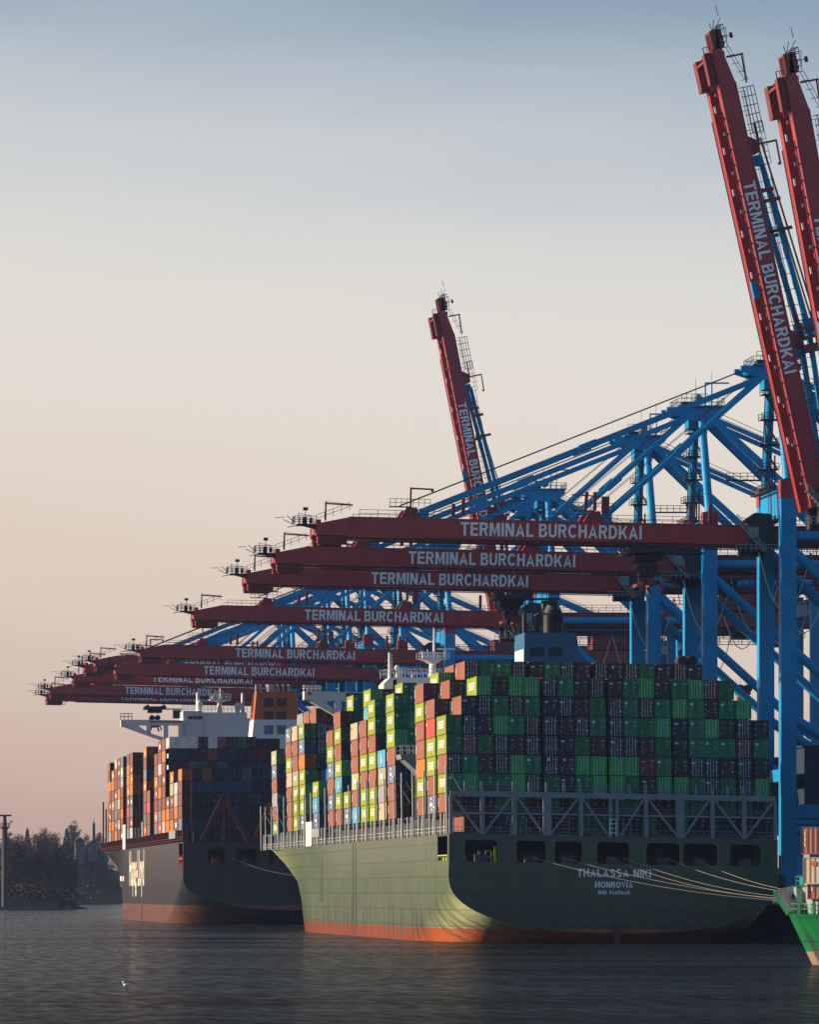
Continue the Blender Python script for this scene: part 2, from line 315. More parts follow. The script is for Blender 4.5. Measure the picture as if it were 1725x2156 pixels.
# ------------------------------------------------------------------ water, far shore
def water():
    m = bpy.data.materials.new('river_water'); m.use_nodes = True; t = m.node_tree
    geo = t.nodes.new('ShaderNodeNewGeometry')
    def noise(sx, sy, det, rough=0.55):
        mp = t.nodes.new('ShaderNodeMapping'); mp.inputs['Scale'].default_value = (sx, sy, 1); mp.inputs['Rotation'].default_value = (0,0,0.06)
        t.links.new(geo.outputs['Position'], mp.inputs[0])
        n = t.nodes.new('ShaderNodeTexNoise'); n.inputs['Scale'].default_value = 1; n.inputs['Detail'].default_value = det; n.inputs['Roughness'].default_value = rough
        t.links.new(mp.outputs[0], n.inputs[0]); return n.outputs[0]
    wind = t.nodes.new('ShaderNodeMapRange'); wind.inputs[1].default_value = 0.35; wind.inputs[2].default_value = 0.68
    wind.inputs[3].default_value = 0.30; wind.inputs[4].default_value = 1.5
    t.links.new(noise(0.012, 0.022, 4), wind.inputs[0])
    h = mth(t, 'ADD', mth(t, 'MULTIPLY', noise(1.1, 0.34, 6, 0.65), 0.34), mth(t, 'MULTIPLY', noise(0.20, 0.055, 4), 0.9))
    h = mth(t, 'MULTIPLY', h, wind.outputs[0])
    bp = t.nodes.new('ShaderNodeBump'); bp.inputs['Strength'].default_value = 1.0; bp.inputs['Distance'].default_value = 1.0
    t.links.new(h, bp.inputs['Height'])
    df = t.nodes.new('ShaderNodeBsdfDiffuse'); df.inputs[0].default_value = (0.016,0.019,0.022,1)
    gs = t.nodes.new('ShaderNodeBsdfGlossy'); gs.inputs[1].default_value = 0.06; t.links.new(bp.outputs[0], gs.inputs['Normal'])
    si = t.nodes.new('ShaderNodeSeparateXYZ'); t.links.new(geo.outputs['Incoming'], si.inputs[0])
    fr = t.nodes.new('ShaderNodeMapRange'); fr.inputs[1].default_value = 0.003; fr.inputs[2].default_value = 0.028; fr.inputs[3].default_value = 0.48; fr.inputs[4].default_value = 0.115
    t.links.new(si.outputs[2], fr.inputs[0])
    rip = t.nodes.new('ShaderNodeMapRange'); rip.inputs[1].default_value = 0.38; rip.inputs[2].default_value = 0.66; rip.inputs[3].default_value = 0.45; rip.inputs[4].default_value = 1.9
    t.links.new(noise(0.55, 0.13, 6, 0.7), rip.inputs[0])
    ms = t.nodes.new('ShaderNodeMixShader'); t.links.new(mth(t, 'MULTIPLY', fr.outputs[0], mth(t, 'MULTIPLY', mth(t, 'ADD', 0.55, mth(t, 'MULTIPLY', wind.outputs[0], 0.5)), rip.outputs[0])), ms.inputs[0])
    t.links.new(df.outputs[0], ms.inputs[1]); t.links.new(gs.outputs[0], ms.inputs[2])
    t.nodes.remove(t.nodes['Principled BSDF']); t.links.new(ms.outputs[0], t.nodes['Material Output'].inputs['Surface'])
    return m
b = MB(); b.add([(-2400,-150,0),(2900,-150,0),(2900,4700,0),(-2400,4700,0)], [(0,1,2,3)])
tag(b.build('water', water()), kind='structure')
# quay
b = MB(); b.box((155,300,-2),(1200,1730,5.9)); tag(b.build('quay', mat('quay_wall', (0.06,0.06,0.06), 0.9)), kind='structure')
# far hillside: one sloping sheet with folds
b = MB(); nx, ny = 60, 10
for j in range(ny+1):
    for i in range(nx+1):
        x = -900+i*45; y = 3300+j*120
        z = -1+j*4.6*(0.8+0.2*sin(x*0.011+1)+0.08*sin(x*0.037))
        b.v.append(Vector((x, y+18*sin(x*0.02), z)))
for j in range(ny):
    for i in range(nx):
        a = j*(nx+1)+i; b.f.append([a,a+1,a+nx+2,a+nx+1]); b.m.append(0)
hill_m = mat('hillside', (0.024,0.024,0.020), 0.95, var=0.5, scale=0.03, spec=0.0)
tag(b.build('hill', hill_m, smooth=True), kind='structure')
# island spit on the left
b = MB(); pts = []
for i, (x, h) in enumerate([(-140,22),(0,22),(60,21),(110,19),(135,13),(152,6),(168,2.5),(188,-1)]):
    Y = 2450
    X = (x-VX)*Y/FP; pts.append((X, h*0.27))
n = len(pts)
for X, h in pts: b.v += [Vector((X,2380,-1)), Vector((X,2410,max(h*0.9,-1))), Vector((X,2600,max(h,-1))), Vector((X,2680,-1))]
for i in range(n-1):
    for j in range(3): b.f.append([i*4+j,(i+1)*4+j,(i+1)*4+j+1,i*4+j+1]); b.m.append(0)
tag(b.build('island', M['rock']), kind='structure')
b = MB(); ru = random.Random(3)
for q in range(160):
    x = ru.uniform(-60,150); c0 = P(x, 1884, ru.uniform(2400,2560)); c0.z = ru.uniform(2,9)
    for i in range(34):
        c = c0+Vector((ru.gauss(0,1),ru.gauss(0,1),ru.gauss(0,0.8)))*2.6; s = ru.uniform(0.4,1.0)
        ax = Vector((ru.uniform(-1,1),ru.uniform(-1,1),ru.uniform(-1,1))).normalized(); bx = ax.orthogonal().normalized()*s*0.6; ax *= s
        b.add([c-ax,c+bx,c+ax,c-bx],[(0,1,2,3)])
tag(b.build('undergrowth', mat('twig_low', (0.050,0.038,0.030), 0.95, spec=0.0, var=0.4, scale=0.08)), 'dark undergrowth covering the island bank', 'undergrowth', kind='stuff')
barkm = mat('bark', (0.030,0.025,0.022), 0.9)
def tree(kind, x, yb, yt, Y, wpx, leafm, label, seed, dens=900):
    """A tree standing at photo position x from foot yb to top yt, wpx wide, at depth Y."""
    r = random.Random(seed); a = P(x, yb, Y); top = P(x, yt, Y); h = top.z-a.z; rad = wpx*Y/FP/2*1.25
    t = empty(kind, a, label, 'tree', 'trees on the far shore')
    tr = MB(); tr.tube((0,0,-2),(0,0,h*0.45),h*0.028,h*0.018,7)
    tips = []
    conif = kind == 'conifer'
    if conif:
        tr.tube((0,0,h*0.4),(0,0,h*0.97),h*0.018,h*0.003,6)
    else:
        for i in range(34):
            an = r.uniform(0, 2*pi); z0 = h*r.uniform(0.08,0.45); d = rad*r.uniform(0.45,0.95); z1 = h*r.uniform(0.22,0.93)
            d *= max(0.25, 1-abs((z1/h-0.52)/0.52)**2)**0.5
            q = Vector((cos(an)*d, sin(an)*d, z1)); p0 = Vector((0,0,z0)); md = p0.lerp(q, 0.5)+Vector((0,0,-h*0.03))
            tr.tube(p0, md, h*0.012, h*0.007, 5); tr.tube(md, q, h*0.007, h*0.002, 5); tips.append((md, q))
    tr.build('trunk', barkm, t)
    cr = MB()
    for i in range(dens):
        if conif:
            u = r.random()**0.7; rr = rad*1.5*(u*0.9+0.1)*r.uniform(0.4,1.05); an = r.uniform(0,2*pi)
            c = Vector((cos(an)*rr, sin(an)*rr, h*(1-u*0.92)+r.uniform(-.3,.3)))
        else:
            if i % 3 == 0:
                md, q = r.choice(tips); c = md.lerp(q, r.uniform(0.25,1.12)); c += Vector((r.gauss(0,1), r.gauss(0,1), r.gauss(0,0.8)))*rad*0.12
            else:
                if i % 60 == 1:
                    while True:
                        e = Vector((r.uniform(-1,1), r.uniform(-1,1), r.uniform(-1,1)))
                        if 0.3 < e.length < 1: break
                    clump = Vector((e.x*rad*0.9, e.y*rad*0.9, h*(0.5+e.z*0.46)))
                c = clump+Vector((r.gauss(0,1), r.gauss(0,1), r.gauss(0,0.9)))*rad*0.17
        s = r.uniform(0.35,1.0)*max(0.55, h*0.020)
        ax = Vector((r.uniform(-1,1), r.uniform(-1,1), r.uniform(-1,1))).normalized(); bx = ax.orthogonal().normalized()*s*0.55; ax *= s
        cr.add([c-ax, c+bx*0.9, c+ax, c-bx], [(0,1,2,3)])
    cr.build('crown', leafm, t)
    return t
twig = mat('twig_brown', (0.105,0.074,0.058), 0.95, spec=0.0, var=0.4, scale=0.08); twig2 = mat('twig_grey', (0.085,0.076,0.070), 0.95, spec=0.0, var=0.4, scale=0.08)
fir = mat('fir_dark', (0.020,0.032,0.026), 0.95, spec=0.0, var=0.3, scale=0.1)
place = ['behind the signal tower','beside the signal tower','in the middle of the clump','above the island crest','near the island tip','at the island tip, low','leaning over the water end',
 'on the far left edge','low in front of the clump','low under the round crown','drooping over the bank','lowest by the stone bank','low bush between two trunks','low bush right of the tower foot','low bush at the tower foot']
for i, (x, yt, w) in enumerate([(24,1752,50),(48,1762,46),(74,1752,58),(102,1748,62),(128,1768,52),(142,1797,36),(118,1800,60),(4,1765,44),(62,1805,64),(92,1815,60),(30,1808,60),(110,1838,64),(75,1842,60),(45,1838,64),(15,1836,60)]):
    tree('bare_tree', x, 1886, yt, 2440+i*11, w, twig, f'dense brown leafless tree on the island, {place[i]}', 100+i, 5200)
far = [('conifer',57,1744,20,'dark pointed fir rising between the tower and the round crowns'),('bare_tree',86,1738,40,'wide pale grey crown on the hill left of the fir pair'),
 ('conifer',152-12,1744,24,'dark fir beside the tall bare crown on the hill'),('bare_tree',155,1725,26,'tall bare tree, the highest crown on the hill'),
 ('bare_tree',178,1752,26,'low grey tree between the tall bare tree and the spire'),('bare_tree',208,1748,24,'low grey tree right of the church spire'),
 ('bare_tree',20,1748,24,'grey hill tree partly behind the signal tower'),('bare_tree',40,1752,26,'grey hill tree left of the pointed fir'),
 ('bare_tree',112,1748,30,'grey hill tree left of the dark fir'),('bare_tree',192,1768,30,'broad grey tree below the church on the slope'),
 ('bare_tree',168,1795,34,'broad dark tree low on the slope beside the pale villa'),('bare_tree',206,1800,34,'dark tree low on the slope nearest the dark ship'),('bare_tree',186,1828,40,'dark bushy tree by the far waterline'),('bare_tree',166,1835,40,'brown bushy tree by the far waterline next to the island tip'),('bare_tree',208,1838,40,'brown bushy tree by the far waterline beside the dark hull'),('bare_tree',232,1842,44,'brown tree by the far waterline mostly behind the dark hull'),('bare_tree',222,1770,36,'grey slope tree half behind the dark ship posts')]
for i, (k, x, yt, w, lab) in enumerate(far):
    tree(k, x, min(1886, yt+95), yt, 3560+(i%4)*40, w, fir if k == 'conifer' else twig2, lab, 300+i, 3600)
# the wood that covers the slope as one mass
b = MB(); rw = random.Random(77)
for q in range(420):
    j = rw.uniform(0.1,9.5); x = rw.uniform(-180,420); y = 3300+j*120; z = -1+j*4.6*(0.8+0.2*sin(x*0.011+1)+0.08*sin(x*0.037)); R_ = rw.uniform(3.5,7.5)
    for i in range(26):
        c = Vector((x,y,z+R_*0.8))+Vector((rw.gauss(0,1),rw.gauss(0,1),rw.gauss(0,0.9)))*R_*0.5; s = rw.uniform(0.5,1.3)
        ax = Vector((rw.uniform(-1,1),rw.uniform(-1,1),rw.uniform(-1,1))).normalized(); bx = ax.orthogonal().normalized()*s*0.7; ax *= s
        b.add([c-ax,c+bx,c+ax,c-bx],[(0,1,2,3)])
tag(b.build('woodland', twig2), 'leafless woodland covering the far river slope', 'woodland', kind='stuff')
# church and villas on the slope
Y = 3700; g = P(197,1790,Y); k = Y/FP
t = empty('church', g, 'distant church with a slim dark spire above the hill trees', 'church')
b = MB(); b.cbox((0,0,26*k),(5.4*k,5.4*k,52*k)); b.build('tower', M['conc'], t)
b = MB(); b.tube((0,0,52*k),(0,0,57*k),3.6*k,1.8*k,8); b.tube((0,0,57*k),(0,0,60*k),2.4*k,1.0*k,8); b.tube((0,0,60*k),(0,0,68*k),0.8*k,0.15*k,6); b.build('spire', M['dark'], t)
for x, y0, y1, w, lab in ((168,1798,1764,20,'pale gabled villa on the far slope among trees'),(197,1800,1768,16,'pale narrow villa on the far slope under the church')):
    g = P(x,y0,3450); k = 3450/FP; h = (y0-y1)*k; w *= k
    t = empty('villa', g, lab, 'house', 'villas on the far slope')
    b = MB(); b.box((-w/2,0,-4),(w/2,9,h*0.72)); b.build('wall', mat('villa_wall',(0.13,0.115,0.10),0.8), t)
    b = MB(); b.prism([(-w/2-.6,h*0.72),(w/2+.6,h*0.72),(0,h*1.05)], 1, -0.5, 9.5); b.build('roof', M['dark'], t)
    for i in range(3):
        for j in range(2):
            b = MB(); b.box((-w*0.36+i*w*0.27,-0.12,h*(0.12+0.3*j)),(-w*0.36+i*w*0.27+w*0.14,-0.01,h*(0.3+0.3*j))); b.build('window', M['glass'], t)
# signal tower
Y = 2300; k = Y/FP; g = P(9,1895,Y)
t = empty('signal_tower', g, 'round grey river signal tower with railed gallery and flat top', 'tower')
H = lambda y: (1895-y)*k
b = MB(); b.tube((0,0,-3),(0,0,H(1745)),6.6*k,6.0*k,16); b.build('shaft', M['conc'], t, True)
b = MB(); b.tube((0,0,H(1746)),(0,0,H(1742)),6*k,11*k,16); b.tube((0,0,H(1742)),(0,0,H(1741)),11*k,11*k,16)
for i in range(16):
    a = 2*pi*i/16; c = 2*pi*(i+1)/16; r = 10.8*k
    b.bar((r*cos(a),r*sin(a),H(1741)),(r*cos(a),r*sin(a),H(1733)),0.16); b.bar((r*cos(a),r*sin(a),H(1733)),(r*cos(c),r*sin(c),H(1733)),0.18); b.bar((r*cos(a),r*sin(a),H(1737)),(r*cos(c),r*sin(c),H(1737)),0.12)
b.build('gallery', M['oxide'], t)
b = MB(); b.tube((0,0,H(1741)),(0,0,H(1722)),5.2*k,3.6*k,12); b.build('cabin', M['conc'], t)
b = MB(); b.tube((0,0,H(1722)),(0,0,H(1718)),0.8,0.8,8); b.cbox((1*k,0,H(1717)),(26*k,1.2,0.7)); b.build('radar_bar', M['dark'], t)
b = MB(); b.bar((10*k,0,H(1733)),(14*k,0,H(1731)),0.3); b.bar((14*k,0,H(1733)),(14*k,0,H(1729)),0.3); b.bar((11*k,0,H(1729.5)),(19*k,0,H(1729)),0.25); b.build('lamp_arm', M['dark'], t)
# gull on the water
g = P(264,2078,0) ; Y = HC*FP/(2078-HY); g = Vector(((264-VX)*Y/FP, Y, 0))
t = empty('gull', g, 'small white gull floating alone on the dark river', 'bird')
b = MB(); b.ball((0,0,0.16),0.2,10,sz=0.75); b.ball((-0.2,0,0.42),0.1,8); b.tube((-0.12,0,0.2),(-0.2,0,0.42),0.08,0.07,8); b.tube((0.1,0,0.2),(0.42,0,0.3),0.13,0.02,8); b.tube((-0.28,0,0.42),(-0.37,0,0.4),0.03,0.01,6)
b.build('body', M['white'], t, True)
# ------------------------------------------------------------------ ship-to-shore cranes
RAILX, QZ, HX = 159.7, 5.9, -5.4                     # waterside rail, quay level, boom hinge (crane coordinates)
def boom_parts(up):
    """Boom with its sub-parts in hinge coordinates, reaching to -x."""
    L = 70.5; b = MB()
    for s in (-1, 1):
        y0, y1 = s*4.2-0.85, s*4.2+0.85
        b.prism([(0,-1.47),(0,1.47),(-L+5.4,1.47),(-L,0.3),(-L,-1.47)], 1, y0, y1)
        b.box((-L,s*4.2-1.05,-1.6),(0,s*4.2+1.05,-1.47)); b.box((-L+5.4,s*4.2-0.98,1.47),(0,s*4.2+0.98,1.56))
        for i in range(14): b.box((-L+5.6+i*4.9,s*5.07-0.03,-1.47),(-L+5.68+i*4.9,s*5.07+0.03,1.47))
    for i in range(15):
        x = -L+0.6+i*4.95; b.box((x-0.35,-3.35,-0.2),(x+0.35,3.35,1.1))
    b.box((-L,-4.9,-1.2),(-L+0.5,4.9,0.3))
    boom = b.build('boom', [M['red']])
    for wd, x0, wl in (('TERMINAL',-50.0 if up else -47.0,11.9),('BURCHARDKAI',(-50.0 if up else -47.0)+12.75,16.75)):
        t = ob('lettering', block_mesh(wd, wl, 2.2, M['letter']), boom); t.location = (x0,-5.12,-1.15)
    b = MB()
    b.rail((-L+7,-5.1,1.56),(-0.5,-5.1,1.56),1.15,3.0,0.04); b.rail((-L+7,5.1,1.56),(-0.5,5.1,1.56),1.15,3.0,0.04)
    b.rail((-L,-5.0,0.5),(-L+5.4,-5.0,2.6),1.2,1.4,0.04); b.build('handrail', M['dark'], boom)
    b = MB()
    b.box((-L-3.0,-5.0,0.1),(-L,-0.6,0.24)); b.prism([(-L-3.4,0.1),(-L,0.1),(-L,-0.7)],1,-5.0,-4.8)
    b.rail((-L-3.5,-5,0.28),(-L,-5,0.28),1.2,0.9,0.045); b.rail((-L-3.5,-0.7,0.28),(-L,-0.7,0.28),1.2,1.1,0.045); b.rail((-L-3.5,-5,0.28),(-L-3.5,-0.7,0.28),1.2,1.4,0.045)
    b.cbox((-L-1.7,-3,0.9),(0.7,0.9,1.1)); b.cbox((-L-0.8,-4.2,0.8),(0.5,0.5,0.9)); b.bar((-L-2.9,-4.9,0.3),(-L-2.9,-4.9,2.0),0.1); b.bar((-L-2.9,-4.9,1.9),(-L-0.6,-4.9,1.5),0.08); b.bar((-L-1.7,-4.2,0.3),(-L-1.7,-4.2,2.8),0.1); b.cbox((-L-1.7,-4.2,2.7),(0.8,0.35,0.5))
    b.bar((-L-3.2,-3.6,0.3),(-L-4.7,-3.9,1.6),0.1); b.bar((-L-3.2,-1.2,0.3),(-L-5.0,-1.2,1.1),0.11); b.bar((-L-5.0,-3.8,1.3),(-L-6.6,-3.9,1.2),0.10)
    b.bar((-L-2.0,-2,0.3),(-L-4.4,-2.2,-0.2),0.12)
    b.build('end_platform', M['dark'], boom)
    b = MB()                                          # inspection basket slung under the tip
    b.box((-L+0.3,-5.1,-2.9),(-L+5.0,-2.8,-1.7)); b.rail((-L-0.6,-5.2,-3.0),(-L+6.0,-5.2,-3.0),1.2,1.0,0.05); b.bar((-L-0.6,-5.2,-3.0),(-L+6.0,-5.2,-3.0),0.16)
    b.box((-L+0.3,2.6,-2.9),(-L+5.0,5.1,-1.7)); b.box((-L+1.0,-2.8,-2.8),(-L+1.4,2.6,-2.0)); b.build('tip_basket', M['redd'], boom)
    b = MB(); b.bar((-69.0,-5,0.8),(-69.0,-5,3.9),0.26); b.bar((-69.0,-5,3.6),(-64.6,-5,3.4),0.24); b.bar((-69.0,-5,3.9),(-64.8,-5,3.5),0.08); b.build('davit', M['redd'], boom)
    for x, lamp in ((-55.2,1),(-25.4,0)):
        for s in (-1,1):
            b = MB(); b.prism([(x-1.6,1.5),(x-0.5,3.3),(x+1.1,3.3),(x+1.5,1.5)],1,s*4.2-0.7,s*4.2+0.7); b.build('stay_bracket', M['red'], boom)
            b = MB(); b.cbox((x+2.3,s*4.2,2.4),(1.5,1.2,1.5)); b.build('stay_pin', M['blue'], boom)
        b = MB(); b.rail((x-3.4,-5.2,3.4),(x+3.2,-5.2,3.4),1.2,0.9,0.04); b.box((x-3.4,-5.2,3.3),(x+0.2,-3.6,3.4)); b.build('bracket_rail', M['dark'], boom)
        b = MB()
        if lamp: b.bar((x,-5,3.0),(x,-5,6.5),0.28); b.bar((x,-5,6.35),(x+3.6,-5,6.25),0.26); b.cbox((x+3.5,-5,6.1),(0.4,0.4,0.5))
        else:
            for q in (-1.4,0.2): b.bar((x+q,-5,3.4),(x+q*0.8,-5,6.4),0.5)
            b.bar((x-3.6,-5,5.9),(x+1.2,-5,5.7),0.2); b.cbox((x+1.9,-5,4.4),(1.2,0.8,2.6))
        b.build('lamp_arm', M['redd'], boom)
    for x in (-48.2,-46.6,-9.6,-6.4):
        b = MB(); b.bar((x,-4.9,1.95),(x,-4.9,4.9 if x > -47 else 4.0),0.55); b.build('rope_post', M['redd'], boom)
    b = MB(); b.bar((-61,-5.2,-2.0),(0,-5.2,-2.0),0.16); b.bar((-61,5.1,-1.75),(0,5.1,-1.75),0.16)
    for i in range(26): b.bar((-60+i*2.4,-5.2,-2.0),(-60+i*2.4,-5.1,-1.55),0.1); b.cbox((-60+i*2.4,-5.2,-1.98),(0.4,0.3,0.3))
    b.build('festoon_rail', M['dark'], boom)
    b = MB()
    for i in range(11): b.cbox((-64+i*6,-2.7,-1.6),(0.5,0.25,0.9))
    b.build('floodlight', M['steel'], boom)
    if up:
        b = MB(); b.box((-L-2.9,-5.0,-1.2),(-L-0.01,-4.7,0.9)); b.box((-L-2.9,-1.6,-1.2),(-L-0.01,-1.3,0.9)); b.box((-L-2.9,-4.7,-1.1),(-L-2.6,-1.6,0.7))
        for i in range(5): b.box((-L-2.6,-4.5+i*0.7,-1.2),(-L-0.01,-4.3+i*0.7,-0.95))
        b.build('end_frame', M['redd'], boom)
    if up:                                            # stays folded along the raised boom
        for s in (-1,1):
            b = MB(); b.bar((-53,s*3.4,3.2),(-27,s*3.4,5.2),0.85); b.bar((-27,s*3.4,5.2),(-2.5,s*3.4,3.4),0.85); b.cbox((-27,s*3.4,5.2),(2.2,1,1.5)); b.build('folded_stay', M['blue'], boom)
            for x, h in ((-42,4.6),(-24,5.4)):
                b = MB(); b.bar((x,s*4.2,1.9),(x,s*4.2,h+1.4),0.5); b.build('stay_rest', M['redd'], boom)
        b = MB(); b.rail((-52,-4.9,1.9),(-4,-4.9,1.9),2.2,2.4,0.05); b.rail((-64,-5.1,1.9),(-57,-5.1,1.9),2.6,1.5,0.06,bars=4); b.build('ladder_cage', M['dark'], boom)
        b = MB(); b.cbox((-34,-3.1,-2.6),(2.6,1.0,1.1)); b.build('buffer', MATS['crane_blue'], boom)
        for i in range(9):
            b = MB(); b.cbox((-62+i*6.4,-1.2,-2.2),(1.0,0.25,0.3)); b.build('underlight', M['letter'], boom)
    return boom

def spreader_part(parent, x, drop, zt):
    sp = MB(); sp.box((-1.25,-6.1,-0.5),(-0.85,6.1,0.0)); sp.box((0.85,-6.1,-0.5),(1.25,6.1,0.0)); sp.box((-1.2,-6.1,-0.45),(1.2,-5.6,0.1)); sp.box((-1.2,5.6,-0.45),(1.2,6.1,0.1)); sp.box((-1.2,-1.2,-0.3),(1.2,1.2,0.9))
    for i in (-1,1):
        for j in (-1,1): sp.bar((i*1.25,j*5.9,-0.1),(i*1.75,j*6.0,-1.7),0.42)
    sp.cbox((0,-6.15,0.0),(1.2,0.1,0.6))
    s = sp.build('spreader', M['orange'] if drop > 6 else M['redd'], parent); s.location = (x,0,zt-drop)
    b = MB(); b.box((-1.3,-2.0,1.1),(1.3,2.0,1.8))
    for i in (-1,1): b.tube((i*0.9,-1.9,2.5),(i*0.9,1.9,2.5),0.85,n=10); b.bar((i*0.8,-1,0.8),(i*0.8,-1,2.4),0.35)
    b.build('head_block', M['dark'], s)
    b = MB()
    for i in (-1,1):
        for j in (-1,1): b.bar((i*0.9,j*1.4,2.5),(i*1.1,j*2.4,drop),0.07)
    b.build('hoist_rope', M['rope'], s)
    return s

def make_crane(up, dz=0.0, angle=0.022, trolley=-21.4, drop=4.6, loc=(0,0,0), label='', group='ship-to-shore cranes along the quay'):
    t = empty('gantry_crane', loc, label, 'crane', group); zb = 60.15-dz; zt = zb+1.5
    boom = boom_parts(up); boom.parent = t; KIDS.setdefault(t.name, []).append(boom)
    boom.location = (HX,0,zb); boom.rotation_euler = (0,angle,0); boom.scale = (1,1,0.84 if up else 1)
    Bm = Matrix.Translation((HX,0,zb)) @ Matrix.Rotation(angle, 4, 'Y')
    for s in (-1,1):
        b = MB(); b.box((-1.25,s*9.5-1.1,4.5),(1.25,s*9.5+1.1,zb+5.6)); b.box((-1.32,s*9.5-1.17,zb-8),(1.32,s*9.5+1.17,zb-7.8)); b.box((-1.32,s*9.5-1.17,zb-30),(1.32,s*9.5+1.17,zb-29.8)); leg = b.build('leg', M['blue'], t)
        b = MB(); b.box((-1.35,s*9.5-1.2,zb+5.6),(1.35,s*9.5+1.2,zb+8.6)); b.build('leg_cap', M['red'], t)
        b = MB(); b.box((29.4,s*9.5-1.0,4.5),(31.6,s*9.5+1.0,zb-1.9)); b.build('leg', M['blue'], t)
        b = MB(); b.tube((0,s*9.4,zb+8.6),(-0.3,s*2.6,zb+27.5),0.78,0.7,14); b.build('pylon', M['blue'], t, True)
        b = MB(); b.tube((1,s*9.5,zb-0.5),(29.6,s*9.5,zb-0.5),0.75,n=12); b.build('tie_tube', M['blue'], t, True)
        for z0, z1 in ((zb-3,zb-29),(zb-30,12)):
            b = MB(); b.tube((1,s*9.5,z0),(29.6,s*9.5,z1),0.8,n=12); b.build('brace', M['blue'], t, True)
        b = MB(); b.box((1.2,s*9.5-0.8,14),(29.5,s*9.5+0.8,16.2)); b.build('portal_beam', M['blue'], t)
        for x in (0,30.5):
            b = MB()
            for j in (-1,1):
                b.box((x-0.9,s*9.5+j*2.6-1.7,0.9),(x+0.9,s*9.5+j*2.6+1.7,3.0))
                for q in (-1,0,1): b.tube((x-0.3,s*9.5+j*2.6+q*1.1,0.5),(x+0.3,s*9.5+j*2.6+q*1.1,0.5),0.48,n=10)
            b.build('bogie', M['dark'], t)
        for q, w, z1 in ((30.5,1.25,-1.6),(56,0.75,2)):
            b = MB(); b.bar((1.2,s*3.0,zb+26),(q,s*(6.5 if q < 40 else 4.2),zb+z1),w); b.build('backstay', M['blue'], t)
        if not up:
            for q, w in ((-55.2,0.72),(-25.4,0.68)):
                e = Bm @ Vector((q+2.5,s*4.2,2.9)); a = Vector((-2.6,s*3.0,zb+26)); m1 = a.lerp(e,0.52)
                b = MB(); b.bar(a,e,w,w*1.1); b.bar(m1-(e-a).normalized()*1.5,m1+(e-a).normalized()*1.5,w*1.5,w*1.7); b.build('forestay', M['blue'], t)
    b = MB(); b.box((3,-8,16.3),(27,8,25.5)); b.box((2.6,-8.4,25.5),(27.4,8.4,25.8)); b.build('electrical_house', M['louv'], t)
    for x in (0,30.5):
        b = MB(); b.box((x-1.1,-13.4,3.0),(x+1.1,13.4,4.9)); b.build('sill_beam', M['blue'], t)
    b = MB(); b.box((-1.1,-8.4,zb+2.6),(1.1,8.4,zb+7.2)); b.build('cross_beam', M['blue'], t)
    b = MB(); b.box((-0.8,-8.4,20),(0.8,8.4,22)); b.box((29.7,-8.5,zb-6),(31.3,8.5,zb-3)); b.build('cross_beam', M['blue'], t)
    b = MB()
    for s in (-1,1): b.box((HX+0.6,s*4.2-0.85,zb-1.47),(58,s*4.2+0.85,zb+1.47)); b.box((HX+0.6,s*4.2-1.05,zb-1.6),(58,s*4.2+1.05,zb-1.47))
    for i in range(12): b.box((i*5,-3.35,zb-0.2),(i*5+0.7,3.35,zb+1.1))
    b.build('girder', M['redd'], t)
    b = MB(); b.rail((HX+2,-5.1,zb+1.85),(58,-5.1,zb+1.85),1.15,3,0.045); b.rail((HX+2,5.1,zb+1.85),(58,5.1,zb+1.85),1.15,3,0.045); b.rail((2,-6.6,zb-4),(54,-6.6,zb-4),1.2,2.2,0.05); b.bar((2,-6.2,zb-4),(54,-6.2,zb-4),0.9,0.12)
    for i in range(22): b.bar((3+i*2.4,-6.5,zb-4),(3+i*2.4,-5.2,zb-1.9),0.14)
    b.build('handrail', M['dark'], t)
    b = MB(); b.box((36,-4.6,zb+1.9),(50,4.6,zb+7.2)); b.box((35.6,-5,zb+7.2),(50.4,5,zb+7.5)); b.build('machinery_house', M['redd'], t)
    b = MB(); b.box((HX,-5.4,zb-2.4),(-1.4,-3.1,zb+1.9)); b.prism([(HX-1.5,zb+1.9),(HX+1,zb+3.6),(HX+3.5,zb+3.4),(-1.4,zb+2)],1,-5.3,-3); b.build('hinge_block', M['dark'], t); b = MB(); b.box((HX,3.1,zb-2.9),(-1.4,5.4,zb+2.2)); b.build('hinge_block', M['dark'], t)
    b = MB(); b.cbox((HX+0.6,-5.6,zb+0.4),(1.6,0.25,1.7)); b.build('notice_board', M['steel'], t)
    b = MB()
    for i in range(10):
        q = i/9; b.cbox((HX-2.2+q*4.4,-6.2,zb+2.1-q*4.8),(0.55,1.0,0.09))
    b.bar((HX-2.2,-5.75,zb+2.1),(HX+2.2,-5.75,zb-2.7),0.28,0.12); b.bar((HX-2.2,-6.7,zb+2.1),(HX+2.2,-6.7,zb-2.7),0.28,0.12); b.rail((HX-2.2,-6.7,zb+2.2),(HX+2.2,-6.7,zb-2.6),1.0,1.2,0.05); b.rail((HX-2.5,-6.7,zb-2.8),(-1.2,-6.7,zb-2.8),1.1,0.8,0.05)
    b.build('stair', M['steel'], t)
    # A-frame head
    b = MB(); z = zb+27.4
    b.prism([(-6.4,z+0.3),(-6.4,z-0.5),(-3.4,z-1.5),(-1.6,z-2.3),(1.2,z-2.3),(3.4,z-0.4),(3.4,z+0.3)],1,-3.4,-2.4); b.prism([(-6.4,z+0.3),(-6.4,z-0.5),(-3.4,z-1.5),(-1.6,z-2.3),(1.2,z-2.3),(3.4,z-0.4),(3.4,z+0.3)],1,2.4,3.4)
